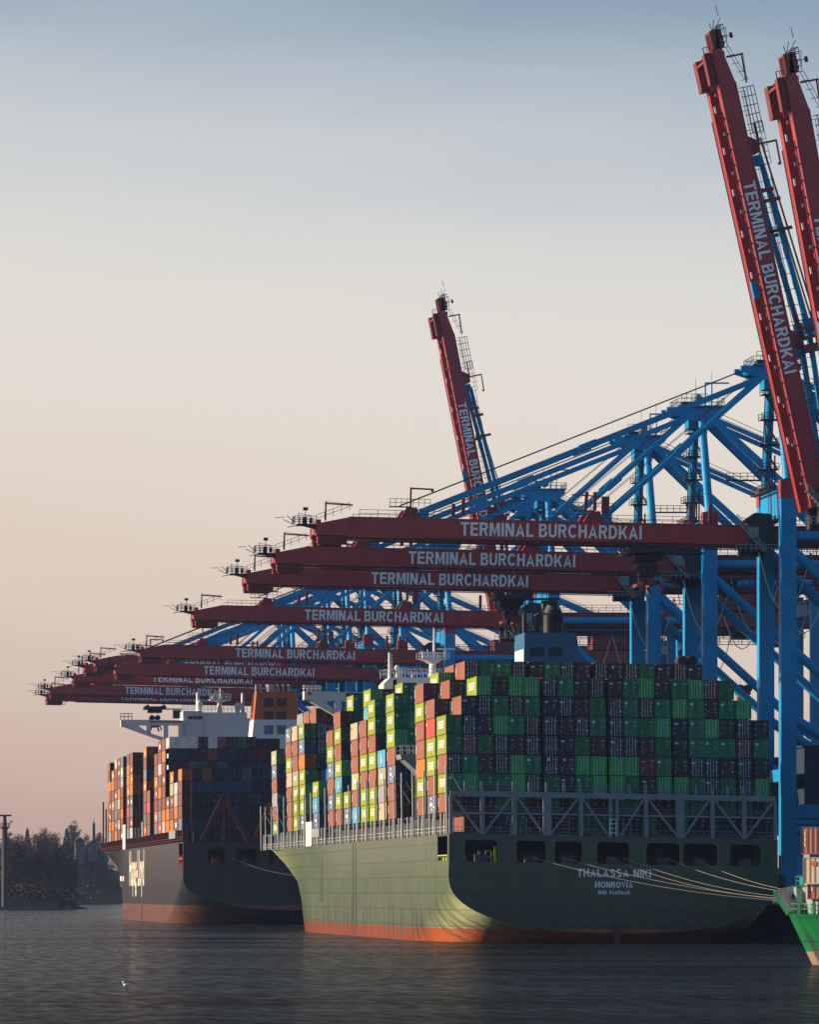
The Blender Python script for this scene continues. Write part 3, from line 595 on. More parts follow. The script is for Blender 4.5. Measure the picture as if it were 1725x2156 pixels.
    b.box((-4.6,-4.2,z+0.3),(3.6,4.2,z+0.55)); b.box((-2.4,-2.2,z-3.4),(1.6,2.2,z-1.2)); b.tube((-4.6,-2.2,z-0.4),(-4.6,2.2,z-0.4),0.55); hd = b.build('mast_head', M['blue'], t)
    b = MB(); z += 0.55
    b.rail((-4.6,-4.2,z),(3.6,-4.2,z),1.2,1.1,0.04); b.rail((-4.6,4.2,z),(3.6,4.2,z),1.2,1.1,0.04); b.rail((-4.6,-4.2,z),(-4.6,4.2,z),1.2,1.4,0.04); b.rail((3.6,-4.2,z),(3.6,4.2,z),1.2,1.4,0.04); b.rail((-3.6,-2,z+1),(1,-2,z+1),1.2,1,0.04)
    b.cbox((-2.4,0,z+0.5),(2.0,2.6,0.8)); b.build('head_rail', M['dark'], hd)
    b = MB(); b.bar((0.6,-2,z),(0.6,-2,z+4.2),0.22); b.bar((0.6,-2,z+4.1),(4.8,-2,z+4.1),0.26); b.bar((1.8,-2,z),(1.8,-2,z+4),0.14); b.bar((-0.6,1,z),(-0.6,1,z+5.2),0.07); b.bar((2.2,1,z),(2.2,1,z+6.4),0.07); b.build('davit', M['blue'], hd)
    b = MB(); b.ball((-0.5,0,z+1.5),1.0,10); b.build('sheave_cover', M['steel'], hd, True)
    # ladders and landings in the A-frame
    b = MB()
    for i, q in enumerate((11.5,15.5,19.5,23.5)):
        y = 9.4-(q-8.6)*0.36
        b.box((-1.8,y-2.2,zb+q),(1.6,y+0.8,zb+q+0.12)); b.rail((-1.8,y-2.2,zb+q),(1.6,y-2.2,zb+q),1.1,0.9,0.05); b.rail((-1.8,y+0.8,zb+q),(1.6,y+0.8,zb+q),1.1,0.9,0.05)
        for k in range(8): b.cbox((1.0-k*0.3,y-1.6,zb+q-4+k*0.5),(0.34,0.8,0.08))
        b.bar((1.1,y-1.2,zb+q-4),(-1.4,y-1.2,zb+q),0.14); b.bar((1.1,y-2.0,zb+q-4),(-1.4,y-2.0,zb+q),0.14)
    b.tube((-1.0,7.6,zb+9),(-1.0,4.2,zb+25),0.1); b.tube((0.9,8.6,zb+7),(0.9,8.6,zb+12),0.14); b.tube((1.2,7.8,zb+7),(1.2,7.8,zb+14),0.14)
    for i in range(14): b.cbox((-1.3,-8.6+i*0.02,zb+5+i*0.8),(0.1,0.7,0.06))
    b.rail((-2.6,-8,zb+7.3),(-2.6,8.6,zb+7.3),1.1,1.3,0.05); b.bar((-2.3,-8,zb+7.2),(-2.3,8.6,zb+7.2),0.9,0.12); b.rail((-6.8,8,zb+10),(-1,8,zb+10),1.1,1.2,0.05); b.bar((-6.8,8.2,zb+9.9),(-1,8.2,zb+9.9),0.5,0.25)
    b.build('access_ladder', M['dark'], t)
    b = MB(); e = Bm @ Vector((-56.5,0,3.8))
    for s in (-1.6,-1.0,1.0,1.6): b.bar((-5.0,s,zb+27.4),(e.x,s*1.2,e.z),0.13)
    if not up:
        e = Bm @ Vector((-26,0,3)); 
        for s in (-2,2): b.bar((-4,s,zb+26.5),(e.x,s*1.5,e.z),0.09)
    for s in (-2,2): b.bar((2.4,s,zb+27),(46,s,zb+7.5),0.09)
    b.build('boom_rope', M['rope'], t)
    if trolley is not None:
        b = MB(); b.box((-3.4,-5.2,-1.0),(3.4,5.2,-0.2)); b.box((-2.2,-2.8,-2.1),(2.2,2.8,-1.0))
        for i in (-1,1):
            for j in (-1,1): b.tube((i*2.6,j*5.0,-0.1),(i*2.6,j*5.4,-0.1),0.45)
        tr = b.build('trolley', M['dark'], t); tr.location = (trolley,0,zb-1.9)
        b = MB(); b.box((5.6,-5.2,-4.0),(8.2,-2.4,-1.4)); b.box((3.4,-5.0,-1.2),(8.6,-2.4,-0.9)); b.build('cabin', M['dark'], tr)
        b = MB(); b.box((5.5,-5.26,-3.4),(7.6,-5.2,-1.9)); b.box((5.54,-5.1,-3.5),(5.6,-2.5,-1.9)); b.build('cabin_window', M['glass'], tr)
        spreader_part(t, trolley, drop, zb-2.8)
        b = MB()                                      # festoon cable loops hanging from the girder
        for i in range(5):
            x0 = -4+i*8.5; pr = None
            for k in range(9):
                u = k/8; c = Vector((x0+u*8.5,-5.9,zb-3.0-9.5*(1-(2*u-1)**2)))
                if pr is not None: b.bar(pr, c, 0.16)
                pr = c
        b.build('cable_loop', M['post'], t)
    return t
WORDS = 'TERMINAL BURCHARDKAI'
def yat(s): return 845.0/s
def put(o, s, label, zf=0.0, dx=0.0, trolley=None, drop=None):
    o.location = (RAILX+dx, yat(s), QZ+zf); o['label'] = label
    if trolley is not None:
        for ch in KIDS[o.name]:
            n = ch.name.split('.')[0]
            if n == 'trolley': ch.location.x = trolley
            if n == 'spreader': ch.location = (trolley,0,57.6-drop)
    return o
proto = make_crane(False, label='x', loc=(0,0,0))
low = [(1.0,'blue crane with lowest red boom nearest the camera, topmost white lettering of the lowered booms',0,0,-21.4,5.0),
 (0.9215,'blue crane whose lowered boom is second from the top of the stepped row',0,0,-2.5,17.0),
 (0.8655,'blue crane whose lowered boom is third from the top, just above the gap',0,0,-25.6,4.2),
 (0.7646,'blue crane whose lowered boom stands alone in the middle, above the funnel pipes',0,0,42.0,14.5),
 (0.66,'blue crane whose lowered boom is fifth down, above the two half-hidden letterings',0,0,20,12),
 (0.612,'far blue crane whose boom with full white lettering meets the orange funnel top',0,0,6,9),
 (0.583,'far blue crane whose boom lettering shows only its upper half behind another boom',5.0,-1.5,16,8),
 (0.566,'far blue crane with its boom tip showing in the middle of the tip cluster',5.5,-2.0,10,9),
 (0.55,'far blue crane whose boom lettering shows only its lower half',4.3,-3.0,14,9),
 (0.522,'far blue crane whose boom with full lettering reaches over the white bridge wing',3.9,-6.0,18,7),
 (0.510,'farthest blue crane, its boom tip leftmost of all, spreader over the dark ship',3.4,-5.2,-41.0,5.6)]
for i, (s, lab, zf, dx, tr, dr) in enumerate(low):
    put(proto if i == 0 else copy_tree(proto), s, lab, zf, dx, tr, dr)
upr = make_crane(True, 0, radians(77.6), None, loc=(RAILX-0.8,yat(1.08),QZ), label='crane with raised red boom, the tallest, its full lettering running down at the right')
u3 = copy_tree(upr); u3.location = (RAILX,yat(0.744),QZ); u3['label'] = 'crane with raised red boom standing alone in mid-sky behind the lowered booms'
for ch in KIDS[u3.name]:
    if ch.name.startswith('boom') and 'rope' not in ch.name: ch.rotation_euler = (0,radians(79.0),0)
make_crane(True, 11.2, radians(79.6), None, loc=(RAILX-0.6,738,QZ), label='crane with raised red boom at the right edge, lettering cut off by the frame')
# ------------------------------------------------------------------ ships
def hull_mesh(B, L, deck, knuck, zt, boot_dummy, flare0, holes, rows_top, bow_sheer=0.6):
    """Lofted hull: y forward from the transom, x from port (0) to starboard (B)."""
    ys = [0, 1.6, 14.2, 22, 32, 45, 62, 85, 120, 170, 220, 255, 280, 300, 316, 330, 342, 352, 360, L]
    ys = [y*L/368 if y > 100 else y for y in ys]
    top = rows_top                                    # fixed levels from deck to knuckle
    secs = []
    for y in ys:
        u = y/L
        hb = B/2*(1 if u < 0.80 else max(0.04, 1-((u-0.80)/0.2)**2.6*0.97))            # half breadth at deck
        hw = B/2*(1 if u < 0.60 else max(0.0, 1-((u-0.60)/0.40)**1.55))               # half breadth at water
        zb = zt-(zt+9)*min(1, (y/52.0))**0.85 if y < 52 else -9                       # bottom
        zk = knuck-(knuck+2.5)*min(1, (max(y-1.6,0)/75.0)**0.9)                        # where the bilge starts
        dk = deck+bow_sheer*max(0,(u-0.6)/0.4)**2
        pr = [(hb, dk)]
        low = [knuck-(knuck-zk)*0.0] if False else []
        lev = [z for z in top if z < dk-0.01]
        for z in lev: pr.append([z])
        n = 16
        for i in range(n+1):
            q = sin(pi/2*i/n); pr.append([zk-(zk-zb)*q, q])
        out = []
        for i, p in enumerate(pr):
            if i == 0: z, q = dk, None
            elif len(p) == 1: z, q = p[0], None
            else: z, q = p
            f = min(1, max(0, z/dk)); h = hw+(hb-hw)*f**1.5 if z > 0 else hw
            if u < 0.6: h = hb
            if q is not None: h *= max(0, 1-q**2.3)**(1/2.3)
            elif z < zk: h = out[-1][0]
            out.append((h, z))
        # keep the levels monotone where the knuckle has dropped below fixed rows
        secs.append(out)
    b = MB(); m = len(secs[0])
    for s, y in zip(secs, ys):
        for h, z in s: b.v.append(Vector((B/2-h, y, z)))
        for h, z in s: b.v.append(Vector((B/2+h, y, z)))
    for j in range(len(ys)-1):
        for i in range(m-1):
            if (j, i) in holes: continue
            for sd in (0, 1):
                a = j*2*m+sd*m+i; c = (j+1)*2*m+sd*m+i
                b.f.append([a,a+1,c+1,c] if sd == 0 else [a,c,c+1,a+1]); b.m.append(0)
    a = (len(ys)-1)*2*m
    b.f.append([a+i for i in range(m)]+[a+m+i for i in range(m-1,-1,-1)]); b.m.append(0)
    return b, secs[0], ys
def transom(b, sec, B, deck, zlo, zhi, wins, k=0):
    """Stern plate with openings: strips from port to starboard at y = 0; wins are (x0, x1)."""
    t = 0.35
    b.box((0.02,0.0,zhi),(B-0.02,t,deck-0.02), k)
    xs = [0.02]+[v for w in wins for v in w]+[B-0.02]
    for i in range(0, len(xs), 2): b.box((xs[i],0.0,zlo),(xs[i+1],t,zhi), k)
    for x0, x1 in wins:                               # rounded corners of each opening
        r = 0.7
        for cx, sx in ((x0,1),(x1,-1)):
            for cz, sz in ((zlo,1),(zhi,-1)):
                pts = [(cx,cz)]+[(cx+sx*r*(1-sin(a*pi/8)), cz+sz*r*(1-cos(a*pi/8))) for a in range(5)]
                b.prism(pts, 1, 0.004, t-0.004, k)
    lo = [(B/2-h, z) for h, z in sec if z <= zlo]; lo = sorted(set(lo), key=lambda p: (-p[1], p[0]))
    hi = [(B-x, z) for x, z in lo][::-1]
    pts = [(0.02,zlo)]+lo+hi+[(B-0.02,zlo)]
    cl = []
    for p in pts:
        if not cl or (abs(p[0]-cl[-1][0])+abs(p[1]-cl[-1][1])) > 0.02: cl.append(p)
    b.prism(cl, 1, 0.0, t, k)

# ---- the green ship
X1, Y1, B1 = 100.4, 800.0, 51.0
def S1(v): return Vector((v.x-0.0215*(v.z-20.5) if v.z > 17.5 else v.x, v.y, v.z-0.018*v.x*(1 if v.z > 3 else max(0,v.z/3))))
ship1 = empty('container_ship', (X1,Y1,0), 'green container ship with white name on its stern, carrying green and brown containers', 'ship')
hb, sec, ys1 = hull_mesh(B1, 366, 17.0, 10.3, 1.9, None, 0, {(1,0),(1,1)}, [16.9,12.9,11.6,10.4])
hb.fn = S1
WINS = [((a-945)/13.6, (b_-945)/13.6) for a, b_ in ((979,1049),(1088,1150),(1168,1226),(1257,1326),(1362,1432),(1440,1512),(1538,1604))]
transom(hb, sec, B1, 17.0, 12.75, 16.15, WINS)
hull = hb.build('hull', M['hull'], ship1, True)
b = MB(S1); b.box((0.3,0.5,12.3),(B1-0.3,20,12.5)); b.box((0.3,19,12.5),(B1-0.3,19.3,16.7)); b.box((0.15,0.36,16.72),(B1-0.15,300,16.98)); b.build('deck', M['deck'], ship1)
for x0, x1 in WINS:
    w = x1-x0
    b = MB(S1)
    for q in (0.42,0.62):
        b.box((x0+w*q-0.5,1.2,12.5),(x0+w*q+0.5,2.2,13.9)); b.tube((x0+w*q,1.1,13.4),(x0+w*q,2.4,13.4),0.38,n=10)
    b.build('fairlead', M['deck'], hull)
b = MB(S1); x0 = WINS[0][0]; w = WINS[0][1]-x0
b.box((x0+0.05,0.9,12.5),(x0+0.3,1.2,13.6)); b.box((x0+w-0.45,1.5,12.5),(x0+w-0.05,1.8,15.2)); b.rail((x0+w*0.44,1.6,12.5),(x0+w*0.48,1.6,12.5),1.9,0.4,0.07); b.rail((x0+w*0.66,1.6,12.5),(x0+w*0.83,1.6,12.5),2.0,1.2,0.07); b.build('inner_rail', M['yellow'], ship1)
b = MB(S1)
for i in range(4): b.bar((0.05,2.5+i*3.6,11.8),(0.05,2.5+i*3.6,13.7),0.16)
b.bar((0.05,1.9,13.7),(0.05,14,13.7),0.18); b.build('side_rail', M['yellow'], ship1)
for q, yy in ((0.2,4),(0.5,7.5),(0.8,11)):
    b = MB(S1); b.box((0.6,yy,12.5),(1.4,yy+1.6,13.6)); b.build('bollard', M['yellow'], ship1)
for s, x0, x1, yt, yb in (('THALASSA NIKI',1215,1371,1829,1846),('MONROVIA',1253,1333,1856,1869),('IMO 9665645',1260,1327,1875,1883)):
    tot = sum(GL[c][0]+0.10 for c in s)-0.10; at = 0.0
    for wd in s.split(' '):
        ww = sum(GL[c][0]+0.10 for c in wd)-0.10
        o = ob('lettering', block_mesh(wd, ww/tot*(x1-x0)/13.6, (yb-yt)/13.6, M['letter']), ship1)
        o.location = ((x0-945+at/tot*(x1-x0))/13.6, -0.02, 8+(HY-yb)/13.6-0.010*at/tot*(x1-x0)/13.6); o.rotation_euler = (0,0.010,0)
        at += ww+0.10+GL[' '][0]+0.10
b = MB(S1)                                           # stripes down the side
b.build
for y, w, z0, z1 in ((167,0.9,5.6,14.6),(201,1.2,3.0,16.6),(206,0.7,0.4,16.6)):
    pass
b = MB(S1); b.box((-0.02,137.5,0.2),(0.0,139.6,16.9)); b.box((-0.02,133.2,0.2),(0.0,134.4,16.9)); b.build('hull_stripe', M['stain'], hull)  # darker upright stripes down the hull side
b = MB(S1); b.box((-0.02,193,6.2),(0.0,200,14.4)); b.build('hull_stripe', mat('stripe_pale_green', (0.060,0.098,0.044), 0.25), hull)  # broader upright stripe in another green
b = MB(S1); r0 = (1297-945)/13.6
b.box((r0-0.45,-1.6,-2),(r0+0.45,5.0,3.4)); b.build('rudder', M['oxide'], ship1)
# lashing frame across the stern
lx = lambda z3: (z3-155)/3.136/1.27536/13.6
b = MB(S1); zt, zb, zm = 23.3, 17.0, 20.35
b.box((0.25,-0.1,zt-0.42),(B1-0.3,0.5,zt+0.42))
for z3, w in ((174,.5),(440,.62),(712,.62),(988,1.25),(1272,.62),(1520,.5),(1575,.5),(1820,.62),(2108,1.3),(2380,.62),(2648,.62),(2910,.45)):
    b.box((lx(z3)-w/2,-0.2,zb),(lx(z3)+w/2,0.6,zt-0.42))
b.bar((0.3,0.2,zm),(B1-0.4,0.2,zm),0.3)
for a, c in ((195,425),(685,452),(735,965),(1245,1012),(1290,1500),(1800,1600),(1845,2085),(2350,2135),(2405,2640),(2890,2660)):
    b.bar((lx(a),0.15,zt-0.5),(lx(c),0.15,zb+0.15),0.34)
for i, z3 in enumerate((298,438,572,706,840,985,1132,1267,1400,1545,1685,1820,1955,2100,2245,2378,2510,2645,2780)):
    b.box((lx(z3)-0.2,0.0,zt+0.42),(lx(z3)+0.2,0.4,zt+1.95))
for x in (9.6,12.0,27.0,28.2): b.bar((x,-0.1,zb),(x,-0.1,zb+2.7),0.12)
b.build('lashing_frame', M['grey'], ship1)
b = MB(S1)
for z in (zb+0.55,zb+1.1,zm+0.5,zm+1.0,zt+0.9,zt+1.4): b.bar((0.4,0.55,z),(B1-0.4,0.55,z),0.07)
for i in range(34): b.bar((0.6+i*1.5,0.55,zb),(0.6+i*1.5,0.55,zb+1.1),0.07)
b.rail((9.0,0.4,zb),(9.0,0.4,zt),1.2,0.8,0.05,up=(1,0,0),bars=1); b.rail((17.5,0.4,zb),(17.5,0.4,zm),1.2,0.6,0.05,up=(1,0,0),bars=1)
b.build('frame_rail', M['grey'], ship1)
b = MB(S1); b.bar((24.9,-0.3,zb),(24.9,-0.3,zb+2.7),0.1); b.bar((25.9,-0.3,zb),(25.9,-0.3,zb+2.7),0.1)
for i in range(4): b.bar((24.9,-0.3,zb+0.6+i*0.7),(25.9,-0.3,zb+0.6+i*0.7),0.09)
b.build('ladder', M['letter'], ship1)
# lashing posts and deck pillars down the port side
BY = [803,817,831,846,861.5,872.5,887,901.5,915.5,930,944.5,959,973,987,1002,1015,1028.5,1042.5,1056,1071.5,1085,1100,1114]
PY = [801,815,829.5,844.5,860,871,885.5,900,914,928.5,943,957.5,971.5,985.7,1000.5,1013.6,1027,1041,1054.5,1070,1083.5,1098.7,1112.7,1124]
for i, y in enumerate(PY):
    b = MB(S1); h = 27.6 if i not in (20,21,22,23) else 26.4
    y += 1.0 if i else 0.4; b.box((-0.22,y-800-0.25,17),(0.0,y-800+0.25,h+0.25*sin(i*5))); b.bar((0.6,y-800,h-1.2),(2.6,y-800,h-4.6),0.14); b.box((0.4,y-800-0.3,20.1),(5.5,y-800+0.3,20.4)); y = PY[i]; b.build('lashing_post', M['post'], ship1)
    if i < len(PY)-1:
        L = PY[i+1]-y
        for q in (0.33,0.66):
            b = MB(S1); b.box((-0.05,y-800+L*q-0.3,17),(0.17,y-800+L*q+0.3,20.35)); b.bar((0.3,y-800+L*q+0.5,17.1),(0.3,y-800+L*q+2.6,20),0.14); b.build('deck_pillar', M['post'], ship1)
b = MB(S1); b.rail((0.02,1.5,17),(0.02,322,17),1.15,2.4,0.035); b.build('deck_rail', M['post'], ship1)
b = MB(S1); b.box((2.8,3,17),(3.2,320,20.1)); b.build('hatch_coaming', M['deck'], ship1)
b = MB(S1); b.box((3,46,17),(48,69,31)); b.box((5,47,31),(46,68,33.5)); b.build('engine_casing', M['dark'], ship1)
b = MB(S1); b.box((0.2,0.45,16.7),(B1-0.4,1.0,17.35)); b.build('deck_edge', M['deck'], ship1)
# bridge, wing, masts (drawn out at the distance of the bridge)
def sub(Y, pts, depth, nm, m, parent, org, k=0):     # outline in photo units, at depth Y, extruded away
    b = MB(); o = Vector(org)
    for pl in pts:
        pp = [P(x, y, Y)-o for x, y in pl]; b.prism([(p.x,p.z) for p in pp], 1, Y-o.y, Y-o.y+depth, k)
    return b.build(nm, m, parent, fixn=True)
O1 = (X1,Y1,0); YB = 1015
sub(YB, [[(640.5,1455),(770,1458),(950,1458),(950,1476),(742,1476),(719,1476),(708,1476),(687,1476),(667,1476),(640.5,1473)],
  [(652,1476),(687,1476),(688,1482),(700,1490),(700,1503)],[(700,1492),(708,1492),(712,1512),(703,1505)],[(708,1476.1),(719,1476.1),(719,1530),(708,1530)],[(740,1476.1),(950,1476.1),(950,1540),(740,1540)]], 3.2, 'bridge_wing', M['white'], ship1, O1)
b = MB(); k = YB/FP; o = Vector(O1)
for x0, x1, yb_ in ((641,676,1454),):
    p, q = P(x0,yb_,YB)-o, P(x1,yb_,YB)-o; b.rail(p,q,1.0,0.9,0.05); b.rail(p+Vector((0,3,0)),q+Vector((0,3,0)),1.0,0.9,0.05); b.rail(p,p+Vector((0,3,0)),1.0,1,0.05)
b.build('wing_rail', M['letter'], ship1)
b = MB(); p, q = P(728,1459,YB)-o, P(764,1467,YB)-o; b.box((p.x,p.y-0.02,q.z),(q.x,p.y,p.z)); b.build('wing_window', M['glass'], ship1)
b = MB(); p = P(651,1460,YB)-o; b.tube((p.x,p.y-0.25,p.z),(p.x,p.y,p.z),0.4,n=12); b.build('lifebuoy', M['orange'], ship1)
sub(YB+6, [[(808,1440),(822,1426),(950,1426),(950,1431),(836,1431),(832,1470),(808,1470)],[(828,1431),(950,1431),(950,1490),(828,1490)]], 9, 'wheelhouse', M['white'], ship1, O1)
def rl(pts, Y, h, par, org, nm='handrail', m=None, depth=6):
    b = MB(); o = Vector(org)
    for a, c in zip(pts, pts[1:]):
        p, q = P(*a, Y)-o, P(*c, Y)-o; b.rail(p,q,h,1.2,0.05); b.rail(p+Vector((0,depth,0)),q+Vector((0,depth,0)),h,1.2,0.05)
    return b.build(nm, m or M['letter'], par)
rl([(808,1426),(835,1422),(950,1424)], YB+6, 1.5, ship1, O1)
def tb(Y, x0, y0, x1, y1, r0, r1, b, org, dy=2):
    p, q = P(x0,y0,Y)-Vector(org), P(x1,y1,Y)-Vector(org); b.tube(p+Vector((0,dy,0)),q+Vector((0,dy,0)),r0,r1,10)
b = MB(); tb(YB+6,823,1427,823,1373,0.34,0.26,b,O1); tb(YB+6,832,1424,828,1395,0.1,0.08,b,O1)
for y, w in ((1382,5),(1390,7),(1400,6),(1410,5)): tb(YB+6,823-w,y,823+w,y,0.07,0.07,b,O1)
for y in (1378,1386,1393): tb(YB+6,827,y+1.5,827,y-1.5,0.22,0.22,b,O1)
b.build('signal_mast', M['white'], ship1, True)
b = MB()
for x, y, r in ((840,1405,0.55),(848,1411,0.36),(872,1417,0.4)):
    p = P(x,y,YB+6)-o; b.ball((p.x,p.y+3,p.z),r,10,sz=1.1); b.tube((p.x,p.y+3,p.z-r*4),(p.x,p.y+3,p.z-r*0.7),r*0.75,r*0.3,8)
b.build('antenna_dome', M['white'], ship1, True)
YM = YB+12
b = MB(); tb(YM,914,1430,914,1398,0.95,0.7,b,O1); tb(YM,914,1398,914,1392,0.72,1.6,b,O1)
p = P(883,1391,YM)-o; q = P(946,1386,YM)-o; b.prism([(p.x,q.z),(q.x,q.z),(q.x-1.5,p.z),(P(914,1400,YM).x-o.x,P(914,1400,YM).z),(p.x+1.5,p.z)],1,q.y-0.5,q.y+4.5)
tb(YM,917,1388,917,1322,0.32,0.16,b,O1); tb(YM,893,1388,893,1374,0.2,0.2,b,O1); tb(YM,893,1374,889,1372,0.4,0.3,b,O1); tb(YM,941,1388,941,1366,0.26,0.22,b,O1)
tb(YM,923,1365,961,1366,0.2,0.2,b,O1); tb(YM,886,1373,903,1374,0.16,0.16,b,O1); tb(YM,903,1388,903,1366,0.1,0.08,b,O1); tb(YM,925,1388,925,1377,0.3,0.25,b,O1)
for y, w in ((1330,4),(1340,7),(1350,5),(1358,4)): tb(YM,917-w,y,917+w,y,0.07,0.07,b,O1)
b.build('radar_mast', M['white'], ship1, True)
rl([(883,1387),(946,1387)], YM, 1.3, ship1, O1, depth=4.5)
b = MB(); pp = [P(x,y,YM-2)-o for x, y in ((926,1396),(930,1394.5),(934,1397),(935,1403),(930,1404.5),(926,1408))]
b.prism([(p.x,p.z) for p in pp],1,pp[0].y,pp[0].y+0.12); b.build('flag', M['flag'], ship1)
# funnel
YF = 857
sub(YF, [[(1105,1332),(1212,1332),(1226,1400),(1226,1560),(1104,1560)]], 11.5, 'funnel', M['fun_b'], ship1, O1)
fpan = MB(); p = P(1104.4,1366,YF)-o; p2 = P(1104.4,1400,YF)-o
fpan.box((p.x-0.05,p.y+0.4,p2.z-1),(p.x-0.01,p.y+11,p.z)); fpan.build('funnel_panel', M['white'], ship1)
for x in (1131.5,1170.5):
    b = MB(); p, q = P(x-15,1363,YF)-o, P(x+14,1382,YF)-o
    b.box((p.x,p.y-0.06,q.z),(q.x,p.y-0.01,p.z))
    for i in range(6): z = q.z+(p.z-q.z)*(i+0.5)/6; b.box((p.x,p.y-0.14,z-0.06),(q.x,p.y-0.06,z+0.06))
    b.build('louvre', M['louv'], ship1)
b = MB(); tb(YF,1110,1333,1110,1290,0.36,0.36,b,O1,3); tb(YF,1136,1333,1136,1292,0.45,0.45,b,O1,3); tb(YF,1136,1300,1142,1292,0.5,0.5,b,O1,3.2)
b.build('exhaust_pipe', M['black'], ship1, True)
b = MB(); tb(YF,1168,1333,1168,1292,1.15,1.15,b,O1,5); tb(YF,1168,1294,1177,1279,1.35,1.5,b,O1,5); tb(YF,1186,1333,1186,1295,0.8,0.8,b,O1,5); tb(YF,1186,1297,1178,1283,0.9,1.1,b,O1,5); b.build('exhaust_pipe', M['black'], ship1, True)
# side platform by the engine casing
YS = 858
sub(YS, [[(843,1588),(900,1588),(900,1598),(846,1598)],[(850,1598),(900,1598),(900,1650),(874,1620)]], 7.0, 'side_platform', M['steel'], ship1, O1)
rl([(843,1588),(900,1588)], YS, 1.5, ship1, O1, depth=6.5)
# lifeboat and white stair box
p = P(679,1738,1020)-o; b = MB(); b.ball((p.x+2.0,p.y,p.z+0.6),1.6,10,sz=1.2); b.ball((p.x+2.0,p.y+4.5,p.z+0.6),1.6,10,sz=1.2); b.tube((p.x+2,p.y,p.z+0.6),(p.x+2,p.y+4.5,p.z+0.6),1.65,n=12); b.build('lifeboat', M['orange'], ship1, True)
b = MB(); b.bar((p.x+0.2,p.y-2,17),(p.x+0.2,p.y-2,p.z+4),0.3); b.bar((p.x+0.2,p.y+6,17),(p.x+0.2,p.y+6,p.z+4),0.3); b.bar((p.x+0.2,p.y-2,p.z+4),(p.x+3,p.y-2,p.z+4),0.3); b.build('lifeboat_davit', M['letter'], ship1)
b = MB(S1); b.box((-0.2,213,17.0),(0.6,225,21.8)); b.build('pilot_ladder_house', M['white'], ship1)
b = MB(S1); b.box((-0.3,198,18.6),(0.5,212,20.3)); b.build('gangway', M['steel'], ship1)
# ------------------------------------------------------------------ containers
CW, CL, CH, TP = 2.42, 12.19, 2.94, 3.033
def corr(b, x, y0, y1, z0, z1, d, n, k):              # corrugated long side
    pts = []
    st = (y1-y0)/n
    for i in range(n):
        a = y0+i*st; pts += [(x,a),(x,a+st*0.3),(x+d,a+st*0.5),(x+d,a+st*0.8)]
    pts.append((x,y1)); m = len(pts)
    b.add([(p,q,z0) for p,q in pts]+[(p,q,z1) for p,q in pts], [(i,i+1,m+i+1,m+i) if d < 0 else (i,m+i,m+i+1,i+1) for i in range(m-1)], k)
CB = {}
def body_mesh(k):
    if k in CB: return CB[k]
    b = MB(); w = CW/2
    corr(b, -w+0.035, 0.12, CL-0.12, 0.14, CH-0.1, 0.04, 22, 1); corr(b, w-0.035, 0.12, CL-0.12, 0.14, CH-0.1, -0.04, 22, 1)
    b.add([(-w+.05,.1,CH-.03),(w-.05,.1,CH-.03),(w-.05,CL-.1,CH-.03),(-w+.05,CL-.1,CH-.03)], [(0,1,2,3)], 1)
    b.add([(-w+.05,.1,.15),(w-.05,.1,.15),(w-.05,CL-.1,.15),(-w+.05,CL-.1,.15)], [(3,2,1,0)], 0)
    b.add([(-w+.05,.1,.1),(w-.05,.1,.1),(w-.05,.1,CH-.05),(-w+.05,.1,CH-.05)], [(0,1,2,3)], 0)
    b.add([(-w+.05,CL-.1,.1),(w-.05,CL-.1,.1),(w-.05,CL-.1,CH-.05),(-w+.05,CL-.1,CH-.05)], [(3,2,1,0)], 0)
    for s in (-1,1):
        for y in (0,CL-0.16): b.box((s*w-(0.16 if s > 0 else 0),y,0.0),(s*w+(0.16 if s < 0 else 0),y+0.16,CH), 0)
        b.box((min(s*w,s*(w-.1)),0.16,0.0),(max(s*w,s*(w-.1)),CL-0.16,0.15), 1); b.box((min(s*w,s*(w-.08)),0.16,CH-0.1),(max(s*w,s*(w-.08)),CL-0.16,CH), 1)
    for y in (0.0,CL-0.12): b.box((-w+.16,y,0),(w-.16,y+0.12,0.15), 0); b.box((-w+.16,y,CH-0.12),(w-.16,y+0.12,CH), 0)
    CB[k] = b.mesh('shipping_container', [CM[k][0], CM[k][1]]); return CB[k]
DM = {}
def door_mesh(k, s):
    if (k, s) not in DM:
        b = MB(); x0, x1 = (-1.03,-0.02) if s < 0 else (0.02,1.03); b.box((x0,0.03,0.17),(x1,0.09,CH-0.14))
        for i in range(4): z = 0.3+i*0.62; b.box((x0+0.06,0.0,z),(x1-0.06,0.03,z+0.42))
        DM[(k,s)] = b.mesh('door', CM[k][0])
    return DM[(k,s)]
RM = {}
def rod_mesh(x, br):
    if (x, br) not in RM:
        b = MB(); b.bar((x,-0.04,0.12),(x,-0.04,CH-0.12),0.075 if br else 0.06)
        for z in (0.14,CH-0.14): b.cbox((x,-0.04,z),(0.15,0.1,0.1))
        b.bar((x,-0.05,0.95),(x+0.3,-0.05,0.95),0.045); RM[(x,br)] = b.mesh('lock_rod', rod_b if br else rod_d)
    return RM[(x,br)]
MK = {}
